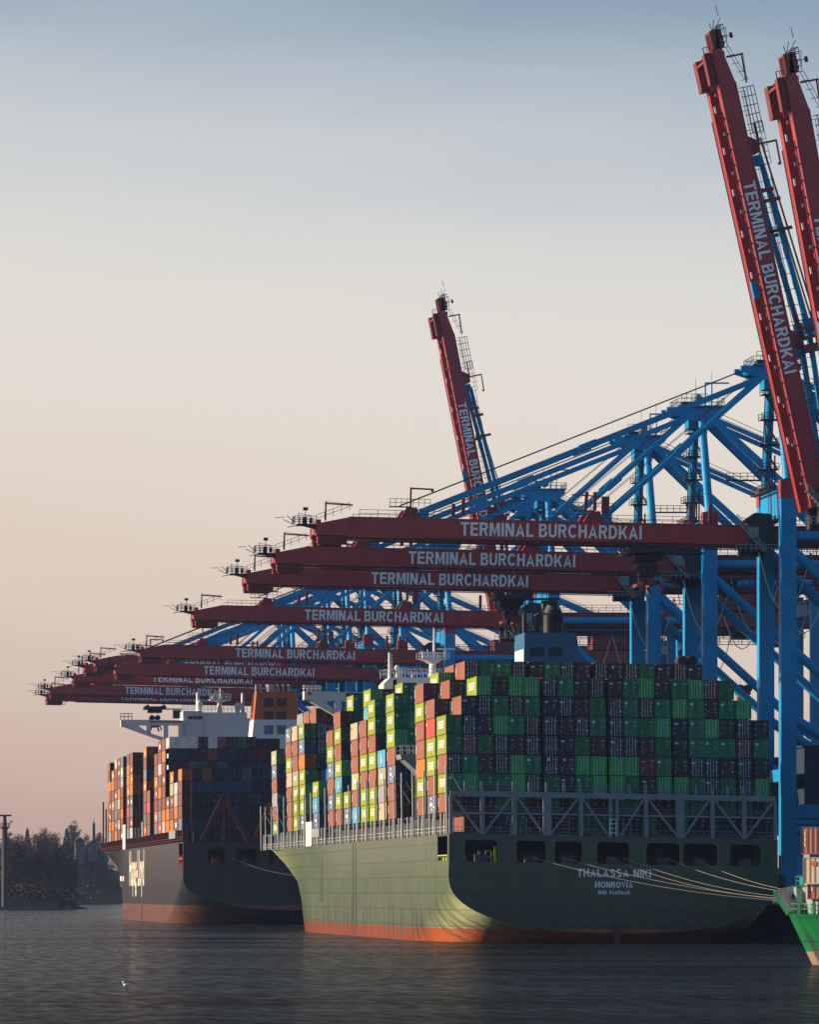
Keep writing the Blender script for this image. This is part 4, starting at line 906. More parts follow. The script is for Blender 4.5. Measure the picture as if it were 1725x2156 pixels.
def mark_mesh(k):
    if k in MK: return MK[k]
    b = MB(); y = -0.075
    def pl(x0,z0,x1,z1,m): b.box((x0,y,z0),(x1,y+0.02,z1), m)
    pl(0.28,2.30,1.0,2.40,1); pl(0.62,2.12,0.92,2.20,1)
    for i in range(6): pl(0.40,1.85-i*0.13,0.55+0.4*((i*7)%5)/5+0.05,1.89-i*0.13,1)
    pl(-0.98,0.55,-0.85,0.85,1); pl(0.85,0.22,1.0,0.28,1)
    if k in 'DH' or k == 'g':
        n = 14; b.add([(-0.72+0.24*cos(2*pi*i/n), y, 2.2+0.24*sin(2*pi*i/n)) for i in range(n)], [tuple(range(n))], 3); pl(-0.76,2.16,-0.68,2.24,1)
        pl(-0.78,1.52,-0.68,1.66,3)
    elif k == 'T': pl(-0.95,1.42,-0.58,1.60,2)
    elif k == 'W': pl(-0.62,2.12,-0.32,2.48,0); pl(-0.54,2.2,-0.4,2.4,1); pl(-0.95,1.06,-0.72,1.12,0); pl(0.68,0.72,0.84,0.96,0)
    elif k == 'P': pl(-0.55,2.16,-0.2,2.28,4); pl(-0.52,2.10,-0.2,2.14,0); pl(-0.95,1.06,-0.72,1.12,0); pl(0.68,0.72,0.84,0.96,0)
    elif k == 'Y': pl(-0.95,1.2,-0.62,1.58,2); pl(-0.92,2.12,-0.6,2.3,1); pl(0.7,0.86,0.9,0.95,0); pl(-0.42,1.1,-0.34,1.2,0)
    elif k == 'R': pl(0.55,0.6,0.85,0.98,2); pl(-0.8,1.15,-0.68,1.28,0); pl(-0.36,1.18,-0.28,1.26,0)
    elif k == 'M': pl(-0.9,2.28,-0.5,2.38,1); pl(-0.86,1.55,-0.76,1.68,0); pl(0.55,0.62,0.82,0.95,2)
    elif k in 'EG': pl(-0.8,1.4,-0.7,1.5,1); pl(-0.96,0.55,-0.82,0.88,1)
    MK[k] = b.mesh('door_marking', [mk_w, mk_t, mk_o, mk_g, mk_p]); return MK[k]
SIDE = {}
def side_mark(k):
    """Painted marks on the river-facing long side."""
    if k in SIDE: return SIDE[k]
    x = -CW/2-0.015; me = None
    if k in 'EDG': me = block_mesh('EVERGREEN', 7.0, 1.25, M['letter'], 'yz')
    else:
        b = MB()
        def q(y0,z0,y1,z1,m=0): b.box((-0.01,y0,z0),(0.0,y1,z1), m)
        if k == 'C':
            q(5.2,1.0,6.6,1.3); q(5.6,1.3,6.3,2.1); q(5.2,0.7,6.4,0.9); q(11.2,0.8,11.6,2.4)
        elif k in 'BN': q(5.2,1.2,8.2,1.75); q(6.2,2.2,7.2,2.6); q(5.6,0.45,6.4,0.8); q(2.6,0.9,4.2,1.15)
        elif k in 'VK': q(4.2,1.0,5.6,1.9); q(6.4,1.0,7.8,1.9)
        elif k == 'A': q(10.3,1.8,11.0,2.3,1)
        elif k == 'R': q(10.2,1.9,10.9,2.4)
        elif k in 'QI': q(4.0,1.1,8.0,1.8)
        else: q(11.1,0.9,11.5,2.3) if k != 'O' else q(11.2,0.7,11.5,2.2)
        me = b.mesh('logo', [M['letter'], M['orange']])
    SIDE[k] = (me, x); return SIDE[k]
tex_m = text_mesh('tex', 0.62, 0.36, mk_w, 0.02); dri_m = text_mesh('DRI', 0.52, 0.22, mk_w, 0.01); tex_s = None
PAIN = dict(S='reddish brown',O='orange',R='red',E='bright green',D='dark green',G='plain green',T='black',M='dark maroon',W='dark violet',P='maroon',Y='brown black',N='navy',B='navy blue',C='light blue',A='tan',K='pale green',H='grey',V='olive beige',I='white',Q='pink',L='olive')
EXTRA = dict(E='with bright lock rods',D='with round pale emblem',G='with faint lock rods',T='with large white letters',W='with white label plate',P='with pink label',Y='with orange placard',R='with small white letters',M='with small white print')
NTH = ['first','second','third','fourth','fifth','sixth','seventh','eighth','ninth','tenth','eleventh','twelfth','thirteenth','fourteenth','fifteenth','sixteenth','seventeenth','eighteenth','nineteenth','twentieth','twenty-first','twenty-second','twenty-third']
NCONT = [0]
def container(loc, k, label, group, doors=2, side=True, rot=0.0):
    o = ob('shipping_container', body_mesh(k)); o.location = loc; o.rotation_euler = (0,0,rot)
    tag(o, label, 'container', group); NCONT[0] += 1
    if doors:
        br = k in 'E' or (k in 'TNWYPMR' and (NCONT[0]*7)%5 < 3)
        for s in (-1,1):
            d = ob('door', door_mesh(k, s), o)
            if doors > 1:
                for x in ((-0.72,-0.26) if s < 0 else (0.14,0.62)): ob('lock_rod', rod_mesh(x, br), d)
        ob('door_marking', mark_mesh(k), o)
        if k == 'T': t = ob('lettering', tex_m, o); t.location = (-0.98,-0.07,2.0)
        if k == 'R': t = ob('lettering', dri_m, o); t.location = (-0.98,-0.07,2.1)
    if side:
        me, x = side_mark(k); t = ob('lettering' if k in 'EDG' else 'logo', me, o)
        t.location = (x, 9.6, 0.9) if k in 'EDG' else (x, 0, 0)
    return o
def w1(x, y, z):                                     # green ship's cargo position (port-bottom-aft corner of a slot)
    return Vector((X1+x-0.0215*(z-20.5)+CW/2, y, z-0.018*x))
ZT = 41.72; colx = [lx(v) for v in (165,300,434,566,700,835,988,1122,1255,1388,1542,1668,1803,1938,2086,2223,2348,2483,2623,2768)]
GRID = ['..EMEETDTMTDETDERG..', '.TMDMDTTYGPDYDEDYDE.', 'GWPEDMTYWDTDGETDEMTM', 'GRGYYTYTGMTMYGTDDDRD', 'TDPMEDWWEEEERDYTTPTM', 'DEGGEMGTDEEGTEEGTGME', 'SMMGGMGMGMGGMMGGMGGM', '.SMNGMMMGGMMGMGMNNMM']
TIER = ['top','second','third','fourth','fifth','sixth','seventh','lowest']
def name(k): return (PAIN[k]+' container '+EXTRA.get(k, '')).strip()
for r, row in enumerate(GRID):
    for c, k in enumerate(row):
        if k == '.': continue
        z = ZT-(r+1)*TP; tone = k if not (c == 0 and k == 'T') else 'T'
        container(w1(colx[c], 803+0.15*((c*7+r*3)%3), z), tone, f'{name(k)}, {TIER[r]} tier, {NTH[c]} column across the green stern', 'containers stacked across the green ship stern', 2 if r < 6 else 1, side=(c == 0 or (r < 3 and c < 3)))
# one tier higher, one bay further forward
for c, k in enumerate('MS MGDMTDTPMWYGTMT'.replace(' ', '')):
    r = -1 if c > 1 else (1 if c == 0 else 0)
    pass
B2 = {0:(1,'M'),1:(0,'M'),2:(-1,'M'),3:(-1,'G'),4:(-1,'D'),5:(-1,'M'),6:(-1,'T'),7:(-1,'D'),8:(-1,'T'),9:(-1,'P'),10:(-1,'M'),11:(-1,'W'),12:(-1,'Y'),13:(-1,'G'),14:(-1,'T'),15:(-1,'M'),16:(-1,'T')}
for c, (r, k) in B2.items():
    if c == 0: continue
    container(w1(colx[c], BY[1], ZT-(r+1)*TP), k, f'{name(k)} behind the stern row, showing above its {NTH[c]} column', 'containers behind the stern row', 2, side=c < 4 or c in (6,10))
container(w1(colx[1], BY[2], ZT-0*TP-1.3), 'E', 'lime sided container half showing under the radar mast', 'containers behind the stern row', 2)
container(w1(colx[2], BY[2], ZT), 'S', 'reddish brown sided container, one bay behind the topmost stern row corner', 'containers behind the stern row', 1)
# port side stacks, bottom to top at the outer row, bay by bay from the stern
ZB = 20.45
BAYS = {2:'BSEERS',3:'SESOSES'[::-1][:0]+'SEOSSES',6:'SSBSEDD',7:'AHVC',8:'EDSESDD',9:'EESDSS',10:'CSKSSA',11:'BG',12:'SECESGS',13:'SBSBES',15:'BCE',17:'BEEDOBG',18:'EGGVSSA',19:'SSSAESB',23:'GSHSBK'}
BAYS[2] = 'BSEERS'; BAYS[3] = 'SEOSSES'
for bay, st in BAYS.items():
    y = BY[bay-1]
    for i, k in enumerate(st):
        pos = 'bottom' if i == 0 else ('top' if i == len(st)-1 else NTH[i])
        nb = len(BAYS.get(bay-1, '')) ; dv = 2 if i >= nb else 0
        lab = {'E':'lime','D':'lime','G':'lime','S':'reddish brown','B':'blue grey'}.get(k, PAIN[k])
        inset = 0.0 if bay < 21 else 2.3
        tail = 'from the bottom' if pos not in ('bottom','top') else 'one'
        container(w1(colx[0]+inset, y, ZB+i*TP), k, f'{lab} sided container, {pos} {tail}, {NTH[bay-1]} port bay from the stern', 'containers in the port side stacks', dv)
INNER = {6:(2,'NMDDDED',0),8:(2,'GD',5),12:(2,'RBGDG',2),17:(2,'NMN',4),23:(2,'SGBM',2)}
for bay, (c, st, t0) in INNER.items():
    for i, k in enumerate(st):
        container(w1(colx[1]+(2.3 if bay == 23 else 0), BY[bay-1], ZB+(t0+i)*TP), k, f'{name(k)}, inner row, {NTH[t0+i]} up, {NTH[bay-1]} bay from the stern', 'containers in the inner rows', 2)
UP = [(17,2,7,'S'),(17,1,7,'S'),(18,1,7,'S'),(19,1,7,'H'),(10,1,6,'C'),(10,1,7,'E'),(10,2,7,'R'),(12,1,7,'D'),(12,2,7,'G'),(8,2,7,'D')]
for bay, c, t_, k in UP:
    container(w1(colx[c], BY[bay-1], ZB+t_*TP), k, f'{PAIN[k]} container, raised inner stack, {NTH[c]} row, {NTH[t_]} tier, {NTH[bay-1]} bay from stern', 'containers in the inner rows', 2)
# ------------------------------------------------------------------ the dark ship
X2, Y2, B2W = 94.0, 1270.0, 58.6
ship2 = empty('container_ship', (X2,Y2,0), 'dark hulled container ship with tall cream lettering, orange funnel and white bridge', 'ship')
O2 = (X2,Y2,0)
hb, sec2, ys2 = hull_mesh(B2W, 398, 20.3, 11.5, 3.5, None, 0, {(1,0),(1,1)}, [20.2,15.0,13.2,11.6], 0.3)
W2 = [(6,10.5),(13,18),(21,26),(30,35),(39,44)]
transom(hb, sec2, B2W, 20.3, 14.9, 18.6, W2)
hull2 = hb.build('hull', M['hull2'], ship2, True)
b = MB(); b.box((0.3,0.5,14.4),(B2W-0.3,18,14.6)); b.box((0.3,17,14.6),(B2W-0.3,17.3,20)); b.box((0.15,0.36,20.0),(B2W-0.15,330,20.28)); b.build('deck', M['deck'], ship2)
for x0, x1 in W2:
    b = MB(); b.tube(((x0+x1)/2,1.0,15.6),((x0+x1)/2,2.4,15.6),0.6,n=10); b.box(((x0+x1)/2-1.0,1.6,14.6),((x0+x1)/2+1.0,2.4,16.4)); b.build('fairlead', M['oxide'], hull2)
b = MB()
for i in range(4): b.bar((0.05,2.5+i*3.3,13.4),(0.05,2.5+i*3.3,17.0),0.25)
b.bar((0.05,2,16.2),(0.05,13,16.2),0.3); b.build('side_rail', M['orange'], ship2)
t = ob('lettering', text_mesh('Hapag-Lloyd', 63.0, 13.0, M['cream'], 0.028, 'yz'), hull2); t.location = (-0.03,207,9.4-3.3)
t.location = (-0.05, 1477-Y2, 6.6)
b = MB(); b.box((-0.03,230,9.5),(0.0,252,12.8)); b.build('side_port', M['black'], hull2)
b = MB(); b.box((-0.08,243,11.2),(-0.03,250,12.6)); b.box((-0.08,232,11.2),(-0.03,239,12.6)); b.build('port_platform', M['cream'], hull2)
b = MB(); b.box((-0.02,152,0.2),(0.0,158,6.8)); b.build('hull_stripe', M['stripe2'], hull2)  # dark upright stripe low on the hull
# posts, rails
b2y = [1275+14.55*i for i in range(24)]
for i, y in enumerate(b2y):
    b = MB(); b.box((-0.05,y-Y2-1.4,20.3),(0.4,y-Y2-0.9,31+(i%3)*2.5)); b.box((0.3,y-Y2-1.3,23.0),(5,y-Y2-1.0,23.3)); b.build('lashing_post', M['oxide'], ship2)
    for q in (3.5,8.4):
        b = MB(); b.box((0,y-Y2+q,20.3),(0.5,y-Y2+q+0.45,23.2)); b.build('deck_pillar', M['oxide'], ship2)
b = MB(); b.rail((0.05,1,20.3),(0.05,346,20.3),1.2,2.6,0.05); b.build('deck_rail', M['oxide'], ship2)
b = MB(); b.box((2.8,4,20.3),(3.2,345,23.0)); b.build('hatch_coaming', M['deck'], ship2)
b = MB(); b.box((-0.2,224,20.3),(0.6,236,27.5)); b.build('pilot_ladder_house', M['white'], ship2)
b = MB(); b.box((-0.4,22,21.4),(0.6,44,23.4)); b.build('gangway', M['steel'], ship2)
# stern gallows
b = MB(); k2 = 1271/FP
Q = lambda x, y: P(x, y, 1268)-Vector(O2)
b.bar(Q(424,1771),Q(469,1678),1.0); b.bar(Q(522,1771),Q(472,1678),1.0); b.bar(Q(470.5,1676),Q(470.5,1771),0.7); b.bar(Q(534,1771),Q(572,1690),1.0); b.bar(Q(404,1620),Q(404,1771),0.5); b.bar(Q(386,1720),Q(386,1771),0.6); b.bar(Q(394,1735),Q(394,1771),0.5)
b.build('stern_gallows', M['oxide'], ship2)
YW = 1515
sub(YW, [[(254,1515.5),(312,1515.5),(390,1517),(390,1527),(312,1527),(287,1527),(266,1527),(254,1530.5)],[(255,1528),(290,1527),(302,1536),(320,1545),(346,1553),(346,1560),(320,1552)],[(309,1527.1),(317,1527.1),(317,1546),(309,1541)],[(345,1527.1),(354,1527.1),(354,1560),(345,1560)],[(376,1527.1),(385,1527.1),(385,1560),(376,1560)]], 3.5, 'bridge_wing', M['white'], ship2, O2)
rl([(254,1515.5),(278,1515.5)], YW, 1.9, ship2, O2, 'wing_rail', M['dark'], 3)
b = MB(); p, q = P(313,1517.5,YW)-Vector(O2), P(384,1522,YW)-Vector(O2); b.box((p.x,p.y-0.04,q.z),(q.x,p.y-0.005,p.z)); b.build('wing_window', M['steel'], ship2)
sub(YW+1, [[(385,1497),(426,1497),(426,1560),(385,1560)]], 14, 'wheelhouse', M['white'], ship2, O2)
for x0, x1 in ((396,405),(407,414),(415,425)):
    b = MB(); p, q = P(x0,1507.5,YW+1)-Vector(O2), P(x1,1514.5,YW+1)-Vector(O2); b.box((p.x,p.y-0.08,q.z),(q.x,p.y-0.01,p.z)); b.build('wheelhouse_window', M['glass'], ship2)
sub(YW+2, [[(426,1500),(520,1500),(520,1570),(426,1570)],[(520,1512),(548,1512),(548,1570),(520,1570)]], 12, 'deckhouse', M['lilac'], ship2, O2)
rl([(385,1497),(520,1499)], YW+2, 1.8, ship2, O2, depth=10)
b = MB(); tb(YW,418,1498,418,1457,0.6,0.4,b,O2,4); tb(YW,414,1468,423,1468,0.1,0.1,b,O2,4); tb(YW,412,1474,425,1474,0.1,0.1,b,O2,4); tb(YW,413,1482,424,1482,0.1,0.1,b,O2,4); b.build('signal_mast', M['white'], ship2, True)
b = MB(); tb(YW,464,1500,464,1478,0.95,0.55,b,O2,4); tb(YW,464,1478,464,1474,0.6,2.2,b,O2,4)
p, q = P(443,1474,YW)-Vector(O2), P(486,1470,YW)-Vector(O2); b.box((p.x,p.y+1,p.z),(q.x,p.y+6,p.z+0.35)); tb(YW,466,1473,466,1448,0.3,0.15,b,O2,4); tb(YW,449,1473,449,1463,0.2,0.2,b,O2,4); tb(YW,445,1463,454,1463,0.16,0.16,b,O2,4); tb(YW,459,1455,473,1455,0.12,0.12,b,O2,4)
b.build('radar_mast', M['white'], ship2, True); rl([(443,1472),(486,1472)], YW+1, 1.6, ship2, O2, depth=4)
b = MB(); tb(YW,513,1500,513,1458,0.7,0.4,b,O2,4); tb(YW,509,1470,517,1470,0.1,0.1,b,O2,4); b.build('mast', M['white'], ship2, True)
b = MB()
for x, y, r in ((421,1483,1.0),(502,1487,0.95)):
    p = P(x,y,YW)-Vector(O2); b.ball((p.x,p.y+3,p.z),r,10,sz=1.3); b.tube((p.x,p.y+3,p.z-2.4),(p.x,p.y+3,p.z-0.8),r*0.7,n=8)
b.build('antenna_dome', M['white'], ship2, True)
YU = 1432
sub(YU, [[(540,1456),(624,1456),(628,1515),(534.5,1515)]], 13, 'funnel', M['fun_o'], ship2, O2)
sub(YU, [[(534.5,1515.1),(628,1515.1),(634,1600),(526,1600)]], 13.2, 'funnel_base', M['lilac'], ship2, O2)
for x0, x1 in ((556,575.5),(583,602.5)):
    for y0, y1, m in ((1470,1488,'louv2'),(1498,1514,'louv2'),(1527,1546,'grey')):
        b = MB(); p, q = P(x0,y0,YU)-Vector(O2), P(x1,y1,YU)-Vector(O2); b.box((p.x,p.y-0.06,q.z),(q.x,p.y-0.01,p.z))
        for i in range(7): z = q.z+(p.z-q.z)*(i+0.5)/7; b.box((p.x,p.y-0.14,z-0.07),(q.x,p.y-0.06,z+0.07))
        b.build('louvre', M[m], ship2)
for x, r in ((543,0.4),(552,0.35),(572,1.3),(588,0.4),(600,0.35),(612,0.5)):
    b = MB(); tb(YU,x,1458,x,1440,r,r,b,O2,5); b.build('exhaust_pipe', M['steel'], ship2, True)
b = MB(); p = P(521,1477,YW)-Vector(O2); b.prism([(p.x,p.z),(p.x+1.4,p.z-0.3),(p.x+1.3,p.z-1.0),(p.x,p.z-0.8)],1,p.y+3,p.y+3.1); b.build('flag', M['fun_o'], ship2)
# its cargo: a few largest on top one by one, the mass as one
pal = 'SSSSOOOOMYTPWSBINRQKSO'
keys = list(CP); kidx = {k: i for i, k in enumerate(keys)}; nk = len(keys)
cargo = MB(); Z2 = 23.3; TP2 = 3.05; rs = random.Random(5)
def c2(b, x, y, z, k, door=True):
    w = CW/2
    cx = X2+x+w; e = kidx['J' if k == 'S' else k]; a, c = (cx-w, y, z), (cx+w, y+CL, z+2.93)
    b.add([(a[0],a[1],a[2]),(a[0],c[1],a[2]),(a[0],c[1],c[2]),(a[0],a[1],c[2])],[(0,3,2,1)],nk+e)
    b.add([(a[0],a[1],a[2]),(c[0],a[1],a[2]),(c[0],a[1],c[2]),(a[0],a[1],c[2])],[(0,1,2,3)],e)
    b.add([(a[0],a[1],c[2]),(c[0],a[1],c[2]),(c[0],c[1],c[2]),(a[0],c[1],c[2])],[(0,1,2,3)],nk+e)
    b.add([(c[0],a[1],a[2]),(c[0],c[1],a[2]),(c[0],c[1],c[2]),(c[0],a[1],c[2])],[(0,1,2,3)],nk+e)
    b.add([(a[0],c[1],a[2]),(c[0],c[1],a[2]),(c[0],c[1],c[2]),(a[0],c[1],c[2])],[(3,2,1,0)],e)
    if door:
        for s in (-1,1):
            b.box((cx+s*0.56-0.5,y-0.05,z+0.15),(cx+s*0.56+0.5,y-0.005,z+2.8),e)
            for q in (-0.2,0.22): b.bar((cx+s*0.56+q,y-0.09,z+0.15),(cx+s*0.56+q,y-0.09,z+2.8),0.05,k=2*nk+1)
        for q in range(rs.randint(0,2)):
            x0 = cx+rs.uniform(-1.0,0.7); z0 = z+rs.uniform(0.4,2.4); b.box((x0,y-0.08,z0),(x0+rs.uniform(0.1,0.4),y-0.055,z0+rs.uniform(0.08,0.3)),2*nk+2)
    elif rs.random() < 0.3:
        z0 = z+rs.uniform(0.6,1.0); b.box((a[0]-0.03,y+3.5,z0),(a[0]-0.005,y+rs.uniform(5.5,8.5),z0+1.1),2*nk)
ST2 = {0:'BSSSO',1:'SOAI',2:'OSSKO',3:'OOSPOSOI',4:'AOSSSSOS',5:'RBSOSISS',6:'BOSSOSS',8:'LSQM',9:'RLSSOBSO',13:'ISBLOOSS',14:'BSRSOOOS',16:'SSOSSHKB',17:'SHSAOSSS',18:'OSBBSSSA',19:'SOSOSOO',20:'HOSSSO',21:'LSOSOOSM'}
PW = {i: 0 for i in ST2}
for i, st in ST2.items():
    y = b2y[i]
    for j, k in enumerate(st): c2(cargo, 0.05+(0.5 if i > 20 else 0), y, Z2+j*TP2, k, False)
    for c in range(1, 12 if i in (3,4) else 9 if i in (5,) else 5):
        n = len(st); n = max(3, n-(1 if c > 1 and i in (0,1,2) else 0))
        if i == 0: n = 6
        for j in range(0 if i == 0 else max(0, n-4), n-(1 if i == 3 else 0)):
            c2(cargo, 0.05+c*2.47, y, Z2-(3.0 if i == 0 else 0)+j*TP2, rs.choice('TMYNMPNWTLG'+'BSOR'*(1 if j > 3 else 0)), True)
for c in range(12):                                   # the rows seen over the stern row
    for j in range(3,7): c2(cargo, 0.05+c*2.47, b2y[3]-0.15, Z2+j*TP2, rs.choice('SONMYTPRSNHG') if j > 4 else rs.choice('TMNYMPNR'), True)
for c in range(1,14):
    for j in range(0,6): c2(cargo, 0.05+c*2.47, b2y[0]-0.02, Z2-3.0+j*TP2, rs.choice('TMYNTNMTPN') if j < 4 or rs.random() < 0.6 else rs.choice('SOBHNR'), True)
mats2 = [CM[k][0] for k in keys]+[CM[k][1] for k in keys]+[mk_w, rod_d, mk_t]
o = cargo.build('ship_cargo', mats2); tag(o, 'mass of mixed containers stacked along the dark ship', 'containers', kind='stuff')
top2 = 'IIIYIRSGYRM'; used2 = {}
lab2 = ['cream white container topping the corner of the stacks on the dark ship','white reefer second from the corner on top of the dark ship stacks','white reefer third from the corner on top of the dark ship stacks','brown container between white reefers on top of the dark ship','white reefer standing apart right of the brown container on the dark ship','bright red container on top of the dark ship beside the last white reefer','reddish brown container on top of the dark ship near the funnel foot','green container on top of the dark ship at the funnel foot','brown black container on top behind the funnel foot of the dark ship','red container hidden partly by the funnel on the dark ship','maroon container farthest from the river on the dark ship top row']
for c, k in enumerate(top2[:9]):
    container((X2+0.05+c*2.47+CW/2, b2y[3]-0.3, Z2+7*TP2), k, lab2[c], 'top row containers on the dark ship', 2 if k != 'I' else 1, side=(c in (0,4)))

# ------------------------------------------------------------------ green feeder bow at the right
YFd = 565.0; of = Vector(((1712-VX)*YFd/FP, YFd, 0))
feeder = empty('feeder_ship', of, 'bright green feeder ship bow at the right edge with three containers', 'ship'); feeder.rotation_euler = (0,0,atan2(-0.5,0.87))
bf = MB(); secs = []                                  # x aft from the stem, y to port/starboard
us = [0,0.12,0.3,0.5,0.75,1.1,1.6,2.4,3.5,5,8,12,18,30,60,90]
zs = [-2,0,0.7,1.5,2.4,3.5,4.6,5.6]
for u in us:
    row = []
    for z in zs:
        off = -2.75*max(0,z)/5.6+0.0; x = off+u
        hbw = 8.5*(1-math.exp(-u/ (6.5-3.2*max(0,z)/5.6)))
        row.append((x, hbw, z))
    secs.append(row)
m = len(zs)
for s in (-1,1):
    n0 = len(bf.v)
    for row in secs:
        for x, h, z in row: bf.v.append(Vector((x, s*h, z)))
    for i in range(len(us)-1):
        for j in range(m-1):
            a = n0+i*m+j; bf.f.append([a,a+m,a+m+1,a+1] if s < 0 else [a,a+1,a+m+1,a+m]); bf.m.append(0)
fh = bf.build('hull', M['hull3'], feeder, fixn=True)
b = MB(); dk = [Vector((r[-1][0], -r[-1][1], 5.55)) for r in secs]; ds = [Vector((r[-1][0], r[-1][1], 5.55)) for r in secs]
b.add(dk+ds, [(i,i+1,len(us)+i+1,len(us)+i) for i in range(len(us)-1)]); b.build('deck', M['deck'], feeder)
b = MB(); hs = [8.0,8.25,8.4,8.5,8.6,8.7,8.85,9.0,9.2,9.3,9.3,9.3,9.2]     # high bulwark on the far side and round the stem
fx = -2.75
def bw(s, upto, nm, mm, z1):
    b = MB(); vs = []
    for i in range(upto):
        x, h, z = secs[i][-1]; zt_ = z1[i] if isinstance(z1, list) else z1
        lean = -1.5*(zt_-5.6)/2.6*math.exp(-us[i]/2)
        vs.append((Vector((x, s*h, 5.55)), Vector((x+lean, s*(h+0.25), zt_))))
    for i in range(len(vs)-1):
        p0, p1 = vs[i]; q0, q1 = vs[i+1]; t_ = Vector((0.0, -s*0.12, 0))
        b.add([p0,q0,q1,p1,p0+t_,q0+t_,q1+t_,p1+t_], [(0,1,2,3),(7,6,5,4),(3,2,6,7),(0,3,7,4),(1,5,6,2)])
    return b.build(nm, mm, feeder, fixn=True)
far_s = 1
bw(far_s, 13, 'bulwark', M['steel'], hs)
bw(-far_s, 5, 'bulwark', M['fgreen'], [8.0,7.6,6.9,6.3,5.8])
b = MB()
for i in range(9):
    x, h, z = secs[i+3][-1]; b.bar((x+0.1,far_s*(h-0.15),5.6),(x-0.1,far_s*(h-0.05),8.5),0.12,0.35)
b.build('bulwark_stay', M['steel'], feeder)
b = MB(); x, h, z = secs[0][-1]; b.bar((x,0,5.5),(x-1.45,0,7.6),0.32); b.bar((x-1.45,0,7.5),(x-1.5,0,8.15),0.32); b.bar((x,0.05,5.62),(x+4,3.0,5.62),0.3); b.build('stem_bar', M['fgreen'], feeder)
for u, wd in ((0.8,0.18),(2.0,0.42),(2.7,0.42)):
    b = MB(); h = 8.5*(1-math.exp(-u/3.3)); b.cbox((fx+u-0.6,far_s*(h-0.28),7.6),(wd,0.5,0.6)); b.build('fairlead', M['black'], feeder)
b = MB(); b.rail((fx+0.9,-1.6,5.6),(fx+14,-8.1,5.6),1.1,0.5,0.035); b.build('deck_rail', M['fgreen'], feeder)
near = lambda u: 8.5*(1-math.exp(-u/3.3))
wb = MB(); wb.prism([(-0.1,5.6),(0.4,5.6),(-0.25,10.2),(-0.65,10.3)],1,-1.2,0.4); wb.build('breakwater', M['white'], feeder)
wb = MB(); wb.prism([(0.4,5.6),(2.2,5.6),(2.2,10.2),(-0.25,10.2)],1,-0.8,2.4); wb.build('breakwater_back', M['lilac'], feeder)
for u in (0.6,2.6,5.2,8.0,11.0):
    b = MB(); b.bar((fx+u+1.4,-2.0-u*0.45,5.6),(fx+u+1.4,-2.0-u*0.45,8.7),0.28); b.build('pillar', M['fgreen'], feeder)
b = MB(); b.rail((fx+1.7,-2.4,8.7),(fx+4.2,-3.2,8.7),1.0,0.5,0.04); b.box((fx+1.6,-3.2,8.55),(fx+13,-1.8,8.7)); b.build('walkway', M['fgreen'], feeder)
b = MB()
for u in (3.4,6.2,9.0): b.box((fx+u,-2.8,5.6),(fx+u+0.9,-2.0,7.5)); b.box((fx+u-0.2,-3.0,7.5),(fx+u+1.3,-1.8,7.75))
b.build('hatch_pedestal', M['white'], feeder)
b = MB(); b.box((fx+2,0.2,5.6),(fx+2.7,1.0,6.7)); b.tube((fx+1.4,0.6,6.3),(fx+3.2,0.6,6.3),0.5,n=10); b.build('windlass', M['dark'], feeder)
b = MB(); b.box((4.4,-1,5.6),(5,4,8.5)); b.build('hatch_coaming', M['fgreen'], feeder)
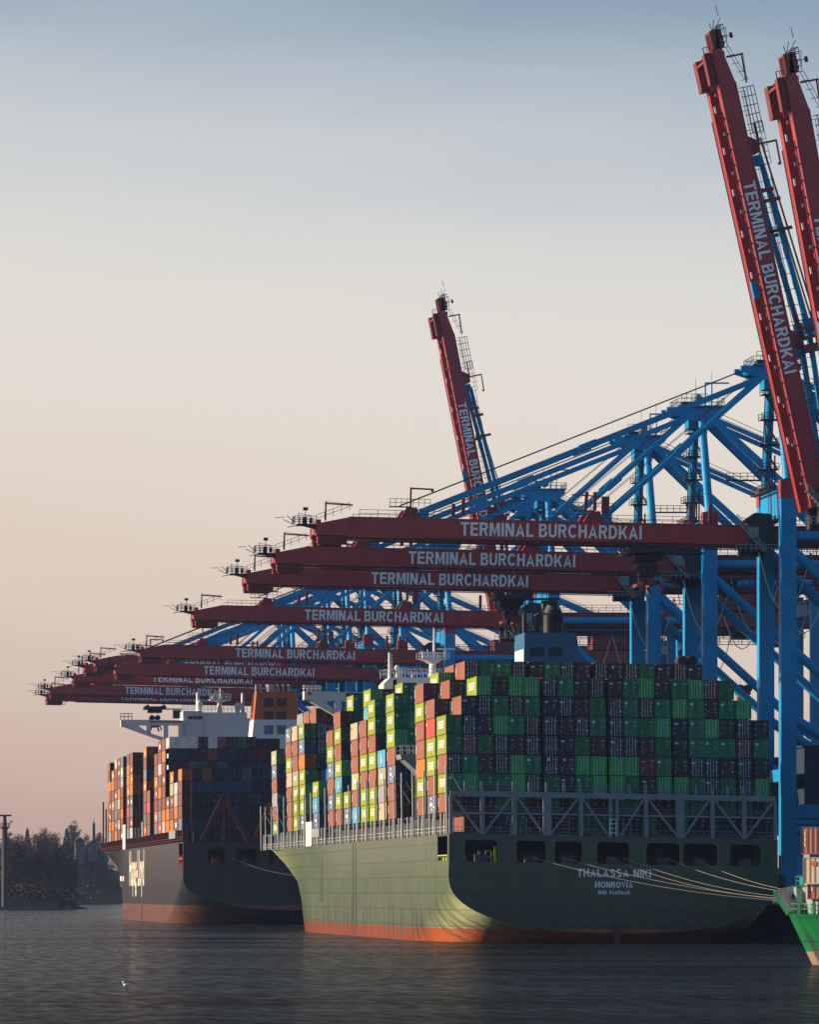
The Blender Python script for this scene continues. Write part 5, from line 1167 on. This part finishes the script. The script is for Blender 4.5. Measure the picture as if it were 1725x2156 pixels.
for x, y, k, lab in ((1714.5,1893.5,'S','dark reddish brown container, lowest on the green feeder, lettered down its end'),(1704,1862,'A','tan container with small red mark in the middle of the feeder stack'),(1699.5,1799,'M','reddish brown container topmost on the green feeder stack')):
    p = P(x, y, 561)
    o = container(p, k, lab, 'containers on the feeder bow', 0, side=False, rot=atan2(-0.5,0.87)+pi/2+pi)
    a = Vector((cos(atan2(-0.5,0.87)), sin(atan2(-0.5,0.87)), 0)); o.location = p
    o.rotation_euler = (0,0,atan2(-0.5,0.87)-pi/2); o.location = p+Vector((0.0,1.4,0))
    b = MB()
    if k == 'A': b.box((CW/2+0.0,1.0,2.0),(CW/2+0.02,1.6,2.5)); b.build('logo', M['orange'], o)
    else:
        for i in range(9): b.box((CW/2,0.45,0.9+i*0.2),(CW/2+0.02,0.62-0.05*(i%3),1.04+i*0.2))
        b.build('logo', M['letter'], o)

# ------------------------------------------------------------------ mooring lines
def rope(p, q, sag, nm, lab, m=None, r=0.036, grp='mooring lines of the green ship'):
    b = MB(); p, q = Vector(p), Vector(q); pr = p
    for i in range(1,25):
        u = i/24; c = p.lerp(q,u); c.z -= sag*4*u*(1-u)
        b.tube(pr, c, r, n=6); pr = c
    o = b.build(nm, m or M['ropec']); tag(o, lab, 'rope', grp)
for x0, y0, x1, y1, sg, lab in ((1122,1806,1690,1899,1.2,'grey mooring line starting farthest left, lowest under the ship name'),(1184,1806,1690,1898,0.9,'grey mooring line starting second from the left, crossing the ship name'),
   (1282,1806,1690,1893,1.5,'lit mooring line from the middle opening, lower of the bright pair'),(1313,1806,1690,1891,1.2,'lit mooring line from the middle opening, upper of the bright pair'),
   (1407,1809,1690,1882,0.8,'bright mooring line from the opening right of the middle'),(1471,1812,1690,1879,0.7,'thin topmost mooring line from the rightmost used opening')):
    rope(P(x0,y0,799.2), P(x1,y1,775), sg, 'mooring_rope', lab)
rope(P(487,1806,1269), P(660,1845,1262), 1.2, 'mooring_rope', 'single pale mooring line across the dark ship stern', r=0.08, grp=None)
# ------------------------------------------------------------------ haze
b = MB(); b.box((-2500,-200,-2.5),(3000,4800,190))
hz = b.build('haze', []); tag(hz, kind='stuff'); hm = bpy.data.materials.new('haze_air'); hm.use_nodes = True; t = hm.node_tree; t.nodes.clear()
pv = t.nodes.new('ShaderNodeVolumePrincipled'); pv.inputs['Color'].default_value = (0.40,0.56,0.95,1); pv.inputs['Density'].default_value = 0.00003; pv.inputs['Anisotropy'].default_value = 0.2
om = t.nodes.new('ShaderNodeOutputMaterial'); t.links.new(pv.outputs[0], om.inputs['Volume']); hz.data.materials.append(hm)
